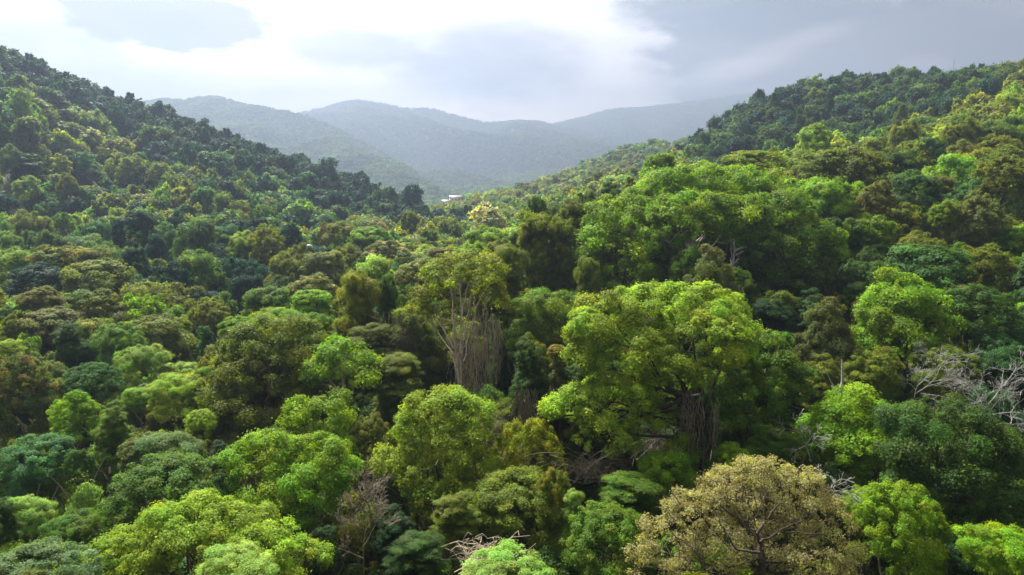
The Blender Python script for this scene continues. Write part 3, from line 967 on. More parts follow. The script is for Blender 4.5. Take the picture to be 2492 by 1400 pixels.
hero_tree('leaning_tree', 'light green tree with grey twigs at its foot beside the dark drooping tree', 'the twiggy light green tree', 'tree', 'vivid', 60,
    [(2080,987,52,34,.5),(2052,1032,62,44,0),(2130,1032,54,44,0),(2080,1082,88,48,-1),(2150,1102,38,48,0),(2010,1082,48,44,0),(2100,1142,68,44,-1.5)], (2085,1240), 17)
hero_tree('drooping_tree', 'broad dark green drooping tree with layered foliage filling the lower corner', 'the dark drooping tree', 'tree', 'dark', 54,
    [(2280,1012,78,38,1),(2222,1042,58,48,0),(2350,1062,88,58,0),(2262,1102,88,58,-1),(2402,1132,68,68,0),(2332,1182,106,68,-1.5),(2242,1192,58,58,-1.5),(2402,1232,78,78,-1),(2312,1282,88,58,-2)], (2310,1400), 18, droop=0.8)

# ------------------------------------------------------------------ leafless trees, snags and dry vines
bare_tree('bare_tree', 'leafless brown tree with rust-coloured twigs in the dark hollow', 'the bare brown tree', 'bare tree', (885,1420), 47,
    [(885,1370,884,1265),(884,1330,918,1290),(884,1320,852,1285),(884,1290,902,1235),(884,1280,864,1240),(884,1265,890,1195),(886,1360,850,1345)], M_TWIG, 3, levels=5, r0=0.030, spread=0.48, upward=0.35, box=(885,1285,50,100), ratio=0.62, kids=(3,5), rmin=0.009)
bare_tree('bare_tree', 'whitish leafless tree spreading sideways over the dark drooping tree', 'the spreading white bare tree', 'bare tree', (2225,1010), 70,
    [(2225,968,2232,925),(2225,960,2290,925),(2232,940,2280,895),(2240,958,2320,968),(2245,962,2300,985)], M_WHITE, 5, levels=5, r0=0.045, spread=0.66, upward=0.1, box=(2275,935,50,40), kids=(3,4), rmin=0.009)
bare_tree('bare_tree', 'tall whitish bare tree with crooked trunk between bluish green trees', 'the crooked white bare tree', 'bare tree', (2445,1090), 62,
    [(2435,1060,2405,985),(2405,985,2440,930),(2405,990,2395,940),(2415,1010,2470,985),(2425,1035,2480,1010),(2440,940,2480,905)], M_WHITE, 6, levels=5, r0=0.045, spread=0.7, upward=0.1, box=(2440,990,45,80), kids=(3,4), rmin=0.009)
bare_tree('bare_bush', 'small bleached leafless bush above the tan-brown tree', 'the bleached bush', 'bare bush', (2010,1215), 50,
    [(2000,1190,2010,1165),(2000,1190,2040,1180),(1998,1185,1985,1165),(2005,1190,2035,1200)], M_WHITE, 8, levels=4, r0=0.03, spread=0.6, upward=0.1, box=(2010,1180,30,20), rmin=0.012, ground_it=False)
bare_tree('bare_bush', 'grey curling leafless twigs in front of the twiggy light green tree', 'the grey curling twigs', 'bare bush', (1975,1110), 56,
    [(1960,1080,1985,1060),(1960,1080,1945,1045),(1962,1082,1992,1092),(1960,1085,1935,1100)], M_WHITE, 9, levels=4, r0=0.03, spread=0.6, upward=0.1, box=(1965,1070,30,25), rmin=0.012, ground_it=False)
def snag():
    base = P(2042, 972, 68)
    root = link('dead_snag', None)
    root.location = base
    tag(root, 'dead bleached snag with two upright prongs', 'dead tree')
    mb = MB()
    q = lambda x, y: P(x, y, 68) - base
    r = np.random.default_rng(4)
    mb.tube(curve(q(2042,1010), q(2040,955), 6, wob=.04, rng=r), np.linspace(.26, .2, 6), 8)
    link('trunk', mb.mesh('trunk', [M_WHITE]), root)
    for pl, r_ in (([(2040,958),(2046,946),(2050,930),(2050,905),(2049,875)], (.18,.15,.13,.11,.06)), ([(2038,958),(2029,948),(2026,940),(2027,934)], (.16,.13,.10,.05)), ([(2030,946),(2020,925),(2008,900)], (.05,.035,.02))):
        mb = MB()
        mb.tube([q(*p) for p in pl], r_, 8)
        link('prong', mb.mesh('prong', [M_WHITE]), root)
    HERO_ELL.append((2038, 925, 22, 50, 68, 'the bleached snag'))
snag()
def brush(label, spans, seed, n, mat=None, group=None):
    """a tangle of dry brambles: arching stems springing from the ground"""
    r = np.random.default_rng(seed)
    px, py, hw, hh, D = spans
    base = P(px, py + hh, D)
    root = link('dry_bramble', None)
    root.location = base
    tag(root, label, 'bramble', group)
    mb = MB()
    for k in range(n):
        a = P(px + r.normal(0, .5) * hw, py + hh * r.uniform(.2, 1.2), D, r.normal(0, .6)) - base
        c = P(px + r.normal(0, .75) * hw, py + hh * r.uniform(-1.1, 1.0) * r.uniform(.3, 1), D, r.normal(0, .9)) - base
        mb.tube(curve(a, c, 7, sag=np.linalg.norm(c - a) * r.uniform(-.1, .3), wob=.10, rng=r, bow=r.normal(0, .2, 3)), np.linspace(.024, .008, 7) * r.uniform(.6, 1.4), 3)
    o = link('stems', mb.mesh('stems', [mat or M_VINE]), root)
    o['kind'] = 'stuff'
    TRIS[0] += 2 * sum(len(q) for q in mb.q)
for lab, sp, n in [('pale dry bramble heap at the bottom edge behind the lime sprig', (1185,1345,65,48,37), 420),
                   ('grey-brown dry bramble bank under the vine-draped leafy pillar', (1255,1110,55,40,61), 380),
                   ('pinkish-grey dry bramble beneath the left arm of the giant lime-green tree', (1440,1130,75,42,55), 420),
                   ('brown dry bramble hanging beside the giant trunk', (1610,1070,75,60,60), 420),
                   ('thin brown dry bramble right of the giant trunk', (1765,1120,35,50,59), 160),
                   ('dark dry bramble thicket behind the rounded yellow-green tree', (1200,1040,45,60,66), 260),
                   ('dull brown dry bramble strip below the dark vine-hung wall', (985,800,45,65,80), 300),
                   ('rusty dry bramble between the twin emerald domes and the rounded tree', (900,1140,40,60,60), 220)]:
    brush(lab, sp, n + sp[0], int(n * .30), M_VINE if 'pale' in lab else M_TWIG, 'dry bramble tangles')

def vine_wall(label, px, y0, y1, hw, D, seed, n, mat):
    base = P(px, y1, D)
    base[2] = min(base[2], float(ground(base[0], base[1])[0]) + 1.0)
    root = link('vine_curtain', None)
    root.location = base
    tag(root, label, 'vines')
    o = vine_curtain(root, base, [(px, y0, y1, hw, D)], n, seed, mat, rad=0.035, name='strands')
vine_wall('pale grey dry vine curtain hanging below a bright leafy top', 552, 815, 955, 17, 76.5, 3, 90, M_VINE)
vine_wall('brown dry vine curtain on the lower half of the leafy pillar', 1280, 960, 1135, 26, 65.0, 4, 110, M_TWIG)
vine_wall('thin dry vine curtain over the dark mass beside the pale stems', 960, 770, 900, 45, 82, 5, 80, M_TWIG)

# ------------------------------------------------------------------ trees placed one by one: the many smaller ones
# label, short name, shape, colour, px, y top, y bottom, width, depth (metres)
STD = [
 ('tall olive vine-hung tower between golden tower and wide crest dome','the tall olive tower','column','olive',1425,610,870,80,97),
 ('dark vine-hung tower right behind the dry vines of the pale-stemmed tree','the dark vine tower','column','dark',1215,760,1000,70,81),
 ('dark leafy creeper clothing the upper giant trunk','the trunk creeper','column','dark',1722,935,1085,46,57.6),
 ('low dark creeper at the base of the giant trunk','the base creeper','round','mid',1735,1110,1185,60,57),
 ('thin feathery tree sticking up at the low end of the left ridge','the feathery ridge-end tree','feather','blue',1004,452,505,46,388),
 ('tufted pale lime tree top with large leaves cut by the bottom edge','the tufted lime top','broad','pale',1225,1338,1430,200,31),
 ('light green lumpy tree top at the bottom in front of the two-humped tree','the light green lumpy top','round','pale',570,1326,1450,190,37),
 ('pale fresh green tree in the lower corner above greyish foliage','the pale corner tree','round','pale',62,1200,1310,115,50),
 ('greyish green bushy tree top in the bottom corner','the greyish corner tree','broad','grey',95,1326,1440,240,40),
 ('dark shaggy tree cut by the frame edge above the greyish corner tree','the dark shaggy edge tree','column','dark',12,1205,1345,70,46),
 ('soft green tree between the pale corner tree and the two-humped tree','the soft green tree','broad','mid',170,1250,1340,130,49),
 ('bluish grey-green umbrella tree with a visible slim trunk','the bluish umbrella tree','broad','teal',85,1058,1190,165,62),
 ('small dark bush close against the bluish umbrella tree','the small dark bush','round','dark',190,1088,1170,62,60),
 ('saturated emerald tree with star-like sprays near a dark dome','the emerald spray tree','layer','vivid',182,935,1085,130,72),
 ('greyish tree sprinkled with red-orange flower clusters','the red-flowered tree','feather','red',65,862,1050,165,78),
 ('second red-flecked tree just behind the larger red-flowered one','the red-flecked tree','feather','red',120,880,980,100,84),
 ('smooth dark bluish dome with fine foliage','the dark smooth dome','feather','teal',222,885,990,135,82),
 ('mint green light-leaved tree above the vivid pair of tufts','the mint green tree','broad','pale',350,830,950,118,88),
 ('pair of small vivid green tufts','the vivid tufts','round','vivid',330,941,990,72,76),
 ('yellowish-green rounded tree in the sunlit dip','the sunlit dip tree','broad','lime',430,905,1010,135,75),
 ('small leafy green tree beside the shaded olive mound','the leafy side tree','round','vivid',500,885,970,72,77),
 ('pale green lower bough tree under the mint green tree','the pale under tree','broad','grey',345,935,985,90,80),
 ('dark slim upright tree between emerald sprays and brown bush','the dark slim tree','column','mid',275,975,1110,95,66),
 ('wide greyish-brown flowering tree with green lower side','the greyish-brown wide tree','round','grey',385,1042,1190,180,58),
 ('beige dry-flowered top on the slope above the dense olive bank','the beige top','feather','brown',352,1062,1130,110,57.5),
 ('dense dark olive bank of foliage above the two-humped tree','the dense olive bank','round','mid',410,1120,1300,260,53),
 ('dark green shaggy tree beside the dense olive bank','the shaggy dark tree','layer','dark',510,1160,1300,130,52.5),
 ('small lime tuft on a dark gap edge','the small lime tuft','round','lime',490,1000,1060,70,68),
 ('bright yellow-green cap over a pale dry vine curtain','the yellow-green cap','broad','vivid',580,766,830,84,77),
 ('bright green rounded bush on the knoll skyline','the knoll bush','broad','vivid',672,745,800,130,84),
 ('mid green tree stepping down from the knoll skyline','the knoll step tree','broad','mid',760,755,860,110,82),
 ('tall yellow-green shaggy tree left of the rounded yellow-green tree','the shaggy yellow tree','column','olive',968,850,1010,130,73),
 ('greyish-brown drab bush between the emerald domes and rounded tree','the drab bush','feather','brown',902,1008,1140,92,62),
 ('vine-draped leafy tower at the crest, yellow-green on its sunny side','the yellow-green vine tower','column','golden',885,640,970,125,86),
 ('dark vine column pressed against the yellow-green vine tower','the dark vine column','column','dark',948,650,960,66,87),
 ('dull olive vine-hung wall of foliage under the crest','the dull vine wall','column','olive',1010,735,990,130,82),
 ('dark vine-hung mass left of the pale stems','the dark vine mass','column','olive',905,780,920,150,80),
 ('cream-flowered round tree on the crest behind the pale-stemmed tree','the cream-flowered crest tree','feather','beige',1022,632,720,125,98),
 ('cream-topped tree in the valley beside a vivid green dome','the cream valley tree','feather','beige',942,585,640,110,165),
 ('cream-flecked low tree at the near rim of the dark ravine','the cream rim tree','feather','beige',760,670,735,115,110),
 ('dark olive vine-wrapped tree on the crest beside pale stems','the olive vine tree','column','olive',1240,582,840,125,92),
 ('tall golden-green vine tower against the hazy valley','the golden vine tower','column','golden',1315,505,720,90,106),
 ('golden side lobe tree leaning on the golden vine tower','the golden side tree','column','golden',1288,535,640,60,107),
 ('dark upright tree fused to the golden vine tower','the dark fused tower','column','olive',1372,515,740,75,106),
 ('dark green broad tree with lighter top between pale stems and giant tree','the light-topped dark tree','broad','mid',1320,695,850,165,78),
 ('leafy vine pillar standing free with dry brown vines below','the leafy vine pillar','column','dark',1288,812,1010,98,67),
 ('little orange-tan tuft on a dark vine-hung stem','the orange tuft','broad','orange',1358,838,872,46,68.5),
 ('narrow drab vine-clad stem topped by the orange tuft','the drab vine stem','column','brown',1362,868,960,48,69),
 ('dark undergrowth tree between pillar and giant','the dark between tree','column','dark',1400,880,1010,90,70),
 ('olive tree with orange-tinged tips low in the middle','the orange-tipped olive tree','broad','olive',1270,1140,1320,215,52),
 ('slim olive tree with a yellow-orange crest','the yellow-crested tree','round','orangetip',1345,1145,1290,90,51),
 ('narrow bush with large pale drooping leaves','the pale large-leaved bush','column','pale',1397,1180,1310,62,49.5),
 ('dark olive dense tree left of the big tan-brown tree','the dense dark olive tree','round','mid',1480,1240,1420,215,46),
 ('green mixed thicket above the dense dark olive tree','the mixed thicket','column','mid',1540,1150,1280,160,51),
 ('glossy vivid shrub growing at the foot of the giant trunk','the glossy foot shrub','round','vivid',1622,1085,1230,140,55),
 ('small bright shrub right beside the giant trunk','the bright trunk shrub','round','vivid',1780,1080,1180,85,56),
 ('mid green bush under the tiered bright tree','the under-tier bush','round','mid',1880,1030,1150,130,58),
 ('isolated round tree rising alone above the crest','the lone round tree','round','vivid',1606,371,475,105,150),
 ('rusty olive cone tucked below the lone round tree','the rusty cone','cone','orange',1578,430,490,60,146),
 ('dark narrow cone tree at the crest end','the dark narrow cone','cone','olive',1532,430,495,42,146),
 ('dark pointed conifer-like tree behind the wide crest dome','the dark pointed tree','cone','dark',1485,440,520,70,142),
 ('golden-tipped dark broad tree on the upper crest','the golden-tipped tree','broad','golden',1838,358,425,150,160),
 ('very broad dark tree with golden tips on the upper slope','the broad golden-tipped tree','broad','olive',2040,352,455,215,148),
 ('sunlit yellow-green pointed tree in front of the dark hill','the sunlit pointed tree','cone','lime',1982,298,405,105,212),
 ('vivid green twin-lobed tree on the shaded slope','the vivid twin-lobed tree','broad','vivid',2018,430,530,105,125),
 ('fuzzy greyish-brown round tree amid green neighbours','the fuzzy greyish tree','feather','brown',2130,445,545,85,125),
 ('bluish green round tree with a brown neighbour','the bluish round tree','round','teal',2225,425,520,100,126),
 ('brown flat tree beside the bluish round tree','the brown flat tree','broad','brown',2285,425,480,75,128),
 ('large soft olive tree at the frame edge on the upper slope','the soft olive edge tree','feather','olive',2440,380,500,130,140),
 ('tall fuzzy brownish round tree standing over the slope','the tall fuzzy brown tree','feather','brown',2372,475,625,118,118),
 ('olive pointed tree left of the tall fuzzy brown tree','the olive pointed tree','cone','olive',2205,490,590,95,121),
 ('emerald layered tree amid dark foliage','the emerald layered tree','layer','vivid',2130,520,640,115,112),
 ('bright clump tree at the frame edge','the bright edge clump','round','vivid',2465,546,625,72,115),
 ('bright slip of a tree against the fuzzy brown one','the bright slip','round','vivid',2300,495,560,60,119),
 ('dark rounded tree mass in the middle of the slope','the dark slope mass','round','dark',2250,595,720,200,98),
 ('deep green leafy tree right above the vivid pointed tree','the deep leafy tree','round','dark',2120,640,740,130,94),
 ('drab olive tree under the fuzzy brown tree','the drab olive tree','feather','olive',2380,600,720,140,102),
 ('brownish green pyramid tree in front of the dark hollow','the brownish pyramid tree','cone','brown',2018,722,900,150,77),
 ('dark leafy tree with a few yellow flowers beside the vivid pointed tree','the yellow-flecked dark tree','round','dark',2372,702,860,180,79),
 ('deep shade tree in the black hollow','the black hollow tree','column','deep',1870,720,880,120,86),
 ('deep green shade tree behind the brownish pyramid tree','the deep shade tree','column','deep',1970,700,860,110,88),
 ('dull green small-leaved tree behind the snag','the dull small-leaved tree','feather','olive',2125,850,985,145,73),
 ('yellowish-green tree above the spreading white bare tree','the yellowish tree','round','olive',2290,845,940,140,74),
 ('bluish green tree behind the crooked white bare tree','the bluish edge tree','round','teal',2440,815,960,140,74),
 ('dark olive tree behind the bleached snag','the dark snag tree','column','olive',2000,860,1000,100,71),
 ('saturated green tree in the corner hollow right of the tan-brown tree','the saturated corner tree','round','vivid',2190,1185,1400,190,48),
 ('fresh green tree top cut by the lower frame corner','the fresh corner top','broad','vivid',2445,1275,1430,160,44),
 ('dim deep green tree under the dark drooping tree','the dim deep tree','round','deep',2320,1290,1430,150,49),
 ('bright green low tree between tan-brown crown and the deep corner','the low bright tree','round','vivid',2110,1190,1290,110,52),
 ('bright dome at the end of the near ridge above the valley','the bright valley dome','broad','vivid',1182,548,625,110,140),
 ('bright green bush stepping down from the bright valley dome','the bright step bush','round','vivid',1142,600,680,85,118),
 ('olive-orange bush between the valley dome and golden tower','the olive-orange bush','round','orangetip',1215,590,660,75,124),
 ('rusty low tree in front of hazy valley woods','the rusty low tree','round','orange',1075,600,650,75,165),
 ('vivid green dome in the valley beyond the ravine','the vivid valley dome','broad','vivid',900,548,610,100,178),
 ('pale green valley tree near the vivid valley dome','the pale valley tree','round','olive',830,545,600,70,182),
 ('rust-red tree in the valley by a dry clearing','the rust-red tree','feather','rust',795,545,605,42,196),
 ('olive tree in the valley with dark underside','the dark-bellied valley tree','round','olive',790,610,690,110,150),
 ('sunny yellow-green tree at the foot of the left hill','the sunny yellow tree','feather','golden',648,552,650,90,172),
 ('bright green tree behind the sunny yellow tree','the bright back tree','round','lime',590,570,640,70,176),
 ('orange-topped spreading tree on the left hill foot','the orange-topped tree','broad','orangetip',148,592,660,140,152),
 ('bright green tree cut by the frame edge at the hill foot','the bright edge tree','broad','vivid',15,600,690,105,148),
 ('long olive tree with a lime top below the orange-topped tree','the lime-topped long tree','broad','olive',232,625,705,160,132),
 ('dark bluish tree before the lime-topped long tree','the dark bluish tree','round','blue',95,650,720,110,135),
 ('smooth olive haystack-shaped tree by itself','the olive haystack tree','feather','golden',510,730,815,95,120),
 ('small yellowish sapling beside the olive haystack tree','the yellowish sapling','column','lime',450,765,830,34,113),
 ('pinkish-brown round tree on the left slope','the pinkish-brown tree','feather','brown',100,700,765,95,116),
 ('olive-brown two-peaked tree on the left slope','the two-peaked tree','cone','orangetip',245,700,790,120,112),
 ('lush green tree sloping towards the olive haystack tree','the lush slope tree','broad','olive',375,762,850,145,104),
 ('dark green columnar clump in a brown-tinted wood','the dark columnar clump','column','dark',172,775,895,85,93),
 ('brown-tinted broad tree above the dark columnar clump','the brown-tinted broad tree','broad','brown',120,745,830,140,103),
 ('yellow-brown tree beside the dark columnar clump','the yellow-brown tree','round','orangetip',230,775,870,110,98),
 ('green lobed tree below the lush slope tree','the green lobed tree','round','mid',290,790,900,120,95),
 ('bright green tree at the frame edge over the red-flowered tree','the bright low edge tree','layer','lime',25,822,880,80,90),
 ('green rounded tree on the ravine lip','the ravine lip tree','broad','mid',655,695,755,110,104),
 ('bright green tree on the slope of the ravine lip','the lip slope tree','broad','vivid',760,700,770,100,98),
 ('teal columnar vine tree on the ravine side','the teal vine tree','column','teal',500,790,880,42,100),
 ('dark-leaved rounded tree left of the twin emerald domes','the dark twin neighbour','round','mid',655,1040,1090,90,66),
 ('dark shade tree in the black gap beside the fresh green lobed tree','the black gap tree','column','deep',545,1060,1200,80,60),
 ('lime shoot beside the black gap','the lime shoot','round','lime',490,1000,1050,60,64),
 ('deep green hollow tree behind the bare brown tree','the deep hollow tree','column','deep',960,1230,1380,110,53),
 ('dark thicket tree right of the bare brown tree','the dark thicket tree','column','dark',1020,1290,1420,150,46),
 ('olive hanging thicket at the middle bottom','the hanging thicket','column','olive',1110,1190,1310,120,50),
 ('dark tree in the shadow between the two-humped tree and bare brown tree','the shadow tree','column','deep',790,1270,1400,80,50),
]
SHAPE_NAME = {'broad': 'broad_tree', 'round': 'round_tree', 'cone': 'conical_tree', 'column': 'vine_draped_tree', 'feather': 'fine_leaved_tree', 'layer': 'layered_tree'}
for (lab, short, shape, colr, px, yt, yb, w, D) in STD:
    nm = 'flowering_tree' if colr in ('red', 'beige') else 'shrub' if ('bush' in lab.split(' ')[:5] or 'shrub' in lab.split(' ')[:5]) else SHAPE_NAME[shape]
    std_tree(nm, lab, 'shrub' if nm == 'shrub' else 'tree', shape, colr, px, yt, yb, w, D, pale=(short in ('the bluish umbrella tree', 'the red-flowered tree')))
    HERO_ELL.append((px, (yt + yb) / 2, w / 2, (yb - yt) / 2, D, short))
HERO_ELL += [(752, 597, 13, 9, 207, 'the white domed tent'), (1100, 484, 30, 9, 630, 'the pale valley houses'), (838, 549, 55, 8, 247, 'the dry grass field')]
print('heroes', len(HERO_ELL), 'TRIS', TRIS[0], round(time.time() - T0, 1))

# ------------------------------------------------------------------ the rest of the wood
ZONES = {
 'nl': dict(mid=.30, olive=.24, vivid=.18, lime=.08, pale=.10, grey=.08, orangetip=.02),
 'nc': dict(olive=.34, dark=.28, mid=.22, brown=.08, golden=.08),
 'nr': dict(dark=.22, mid=.34, olive=.20, vivid=.17, teal=.04, brown=.03),
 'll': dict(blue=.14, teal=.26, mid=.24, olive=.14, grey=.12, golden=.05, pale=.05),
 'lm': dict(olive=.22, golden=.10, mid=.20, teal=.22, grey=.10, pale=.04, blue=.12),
 'ld': dict(blue=.50, dark=.22, teal=.18, mid=.10),  # darkness of the ravine and lower left slope, painted into the leaves
 'lt': dict(blue=.84, deep=.12, dark=.04),  # cloud shadow on the left ridge, put into the leaf colours
 'va': dict(olive=.24, mid=.22, grey=.12, golden=.16, beige=.07, pale=.06, orange=.04, teal=.09),
 'mr': dict(mid=.20, olive=.24, golden=.24, orange=.06, teal=.08, rust=.02, beige=.06, pale=.10),  # lighter mix: the ridge's sunlit look is put into its leaf colours
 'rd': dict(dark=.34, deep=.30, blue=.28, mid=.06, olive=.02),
 'au': dict(olive=.24, golden=.24, orange=.08, mid=.16, vivid=.12, lime=.09, dark=.06, rust=.01),
}
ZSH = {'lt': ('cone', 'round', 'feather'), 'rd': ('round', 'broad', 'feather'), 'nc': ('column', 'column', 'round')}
r = np.random.default_rng(2024)
HE = np.array([h[:5] for h in HERO_ELL], float)
HP = np.array([P(h[0], h[1], h[4]) for h in HERO_ELL])
HR = HE[:, 2] * HE[:, 4] / F
CAND = []
# rings of jittered candidates, wider apart with distance
d = 34.0
while d < 800:
    sp = 5.2 if d < 130 else 7.0 if d < 180 else 9.0
    n = int(2 * radians(42) * d / sp)
    a = np.linspace(-radians(42), radians(42), n) + r.uniform(-.5, .5, n) * sp / d
    rr_ = d + r.uniform(-.5, .5, n) * sp
    CAND += [(rr_[i] * math.sin(a[i]), rr_[i] * math.cos(a[i])) for i in range(n)]
    d += sp * 0.9
CAND = np.array(CAND)
CG = ground(CAND[:, 0], CAND[:, 1])
CPX, CPY, _dep = project(np.concatenate([CAND, CG[:, None]], 1))
FILL = []
for i in range(len(CAND)):
    x, y = CAND[i]
    g_ = CG[i]
    D = math.hypot(x, y)
    near = np.argmin((CT_P[:, 0] - x) ** 2 + (CT_P[:, 1] - y) ** 2)
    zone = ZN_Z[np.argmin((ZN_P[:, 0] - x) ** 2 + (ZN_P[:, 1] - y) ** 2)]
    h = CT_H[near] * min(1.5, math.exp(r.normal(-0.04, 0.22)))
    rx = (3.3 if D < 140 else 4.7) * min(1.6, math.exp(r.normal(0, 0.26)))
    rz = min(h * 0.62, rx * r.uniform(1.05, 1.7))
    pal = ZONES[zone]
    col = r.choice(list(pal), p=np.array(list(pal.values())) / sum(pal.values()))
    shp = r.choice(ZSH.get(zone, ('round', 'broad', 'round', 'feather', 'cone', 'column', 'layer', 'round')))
    if shp == 'column':
        rx *= 0.8
        rz = h * 0.55
        if zone == 'nc':
            h *= 1.2
    if zone in ('lt', 'rd') and r.uniform() < 0.14:      # emergent trees along the ridges
        h, rx, shp = h * 1.16, rx * 0.8, 'feather'
        rz = h * 0.42
    if (abs(x - 0) < 8 and D < 42):
        continue
    ok = False
    for shrink in (1.0, 0.72, 0.5):
        hh, rxx, rzz = h * shrink, rx * (0.5 + 0.5 * shrink), rz * shrink
        c = np.array((x, y, g_ + hh - rzz))
        px, py, dep = project(c)
        if dep < 30:
            break
        epx, epy = rxx * F / dep, rzz * F / dep * 1.05
        # a dense hand-placed crown already stands here
        if np.any((np.hypot(HP[:, 0] - x, HP[:, 1] - y) < 0.44 * (HR + rxx)) & (np.abs(HP[:, 2] - c[2]) < 7)):
            break
        far = HE[:, 4] > dep + 0.5
        dx = np.clip(1 - np.abs(HE[:, 0] - px) / (HE[:, 2] + epx), 0, 1)
        dy = np.clip(1 - np.abs(HE[:, 1] - py) / (HE[:, 3] * 0.9 + epy), 0, 1)
        if not np.any(far & (dx > 0.16) & (dy > 0.26)):
            ok = True
            break
    if ok:
        FILL.append(dict(c=c, rx=rxx, rz=rzz, col=str(col), shape=str(shp), zone=zone, px=float(px), py=float(py), epx=epx, epy=epy, D=float(dep), g=g_))
# how much of each is seen: a coarse depth sort
GW, GH = 356, 200
claimed = np.zeros((GH, GW), bool)
yy, xx = np.mgrid[0:GH, 0:GW]
xx, yy = (xx + .5) * W / GW, (yy + .5) * H / GH
order = [('h', j, HE[j, 4]) for j in range(len(HE))] + [('f', j, f['D']) for j, f in enumerate(FILL)]
order.sort(key=lambda o: o[2])
for kind, j, D in order:
    if kind == 'h':
        px, py, ex, ey = HE[j, :4]
    else:
        f = FILL[j]
        px, py, ex, ey = f['px'], f['py'], f['epx'], f['epy'] * 1.15
    x0, x1 = int(max(0, (px - ex) / W * GW)), int(min(GW, (px + ex) / W * GW + 2))
    y0, y1 = int(max(0, (py - ey) / H * GH)), int(min(GH, (py + ey * 1.5) / H * GH + 2))
    if x1 <= x0 or y1 <= y0:
        if kind == 'f':
            FILL[j]['seen'] = 0
        continue
    sx, sy = xx[y0:y1, x0:x1], yy[y0:y1, x0:x1]
    e = (((sx - px) / ex) ** 2 + ((sy - py) / ey) ** 2) < 1
    cl = claimed[y0:y1, x0:x1]
    if kind == 'f':
        FILL[j]['seen'] = int((e & ~cl).sum())
    cl |= e | ((np.abs(sx - px) < ex * .8) & (sy > py) & (sy < py + ey * 1.5))
N_IND = 300 - len(STD) - 20
FILL.sort(key=lambda f: -f['seen'])
IND = [f for f in FILL[:N_IND] if f['seen'] > 3]
REST = FILL[len(IND):]
print('fill', len(FILL), 'individual', len(IND), 'least seen', IND[-1]['seen'], round(time.time() - T0, 1))
SW = {'round': 'rounded', 'broad': 'spreading', 'cone': 'pointed', 'column': 'columnar', 'feather': 'fuzzy', 'layer': 'layered'}
SHORTS = {}
for hh_ in HERO_ELL:
    SHORTS.setdefault(hh_[5], []).append(hh_)
SH_P = {k: (np.mean([q[0] for q in v]), np.mean([q[1] for q in v]), np.mean([q[4] for q in v]), max(q[2] for q in v) * 1.2, max(q[3] for q in v) * 1.2) for k, v in SHORTS.items()}
used_labels = set()


def rel_words(f, k):
    hx, hy, hD, hw, hh = SH_P[k]
    dx, dy = f['px'] - hx, f['py'] - hy
    if f['D'] > hD * 1.12 and abs(dx) < hw:
        return 'behind'
    if f['D'] < hD * 0.9 and abs(dx) < hw:
        return 'in front of'
    if abs(dx) > abs(dy):
        return 'right of' if dx > 0 else 'left of'
    return 'below' if dy > 0 else 'above'


for f in IND:
    w2 = f['epx'] * 2
    sz = 'small' if w2 < 52 else 'mid-sized' if w2 < 95 else 'large'
    dist = sorted(SH_P, key=lambda k: math.hypot((f['px'] - SH_P[k][0]), (f['py'] - SH_P[k][1])) + 40 * abs(math.log(f['D'] / SH_P[k][2])))
    head = PAL[f['col']][2] + ' ' + SW[f['shape']] + ' tree'
    cands = [f'{head} {rel_words(f, k)} {k}' for k in dist[:1]]
    cands += [f'{sz} {head} {rel_words(f, k)} {k}' for k in dist[:1]]
    cands += [f'{sz} {head} between {dist[0]} and {dist[j]}' for j in (1, 2)]
    cands += [f'{head} {rel_words(f, k)} {k}' for k in dist[1:4]]
    cands += [f'{sz} {head} {rel_words(f, k)} {k}' for k in dist[1:6]]
    lab = next((c for c in cands if c not in used_labels and len(c.split()) <= 16), None)
    if lab is None:
        lab = f'{head} towards {dist[0]}'
    used_labels.add(lab)
    nm = 'flowering_tree' if f['col'] in ('red', 'beige') else SHAPE_NAME[f['shape']]
    place_tree(nm, lab, 'tree', f['shape'], f['col'], f['c'], f['rx'], f['rz'], rng=rngH)

# ------------------------------------------------------------------ forest, woods and undergrowth as stuff
def source_collection(name, meshes):
    c = bpy.data.collections.new(name)
    for k, me in enumerate(meshes):
        o = bpy.data.objects.new('%s_%02d' % (name, k), me)
        c.objects.link(o)
    return c


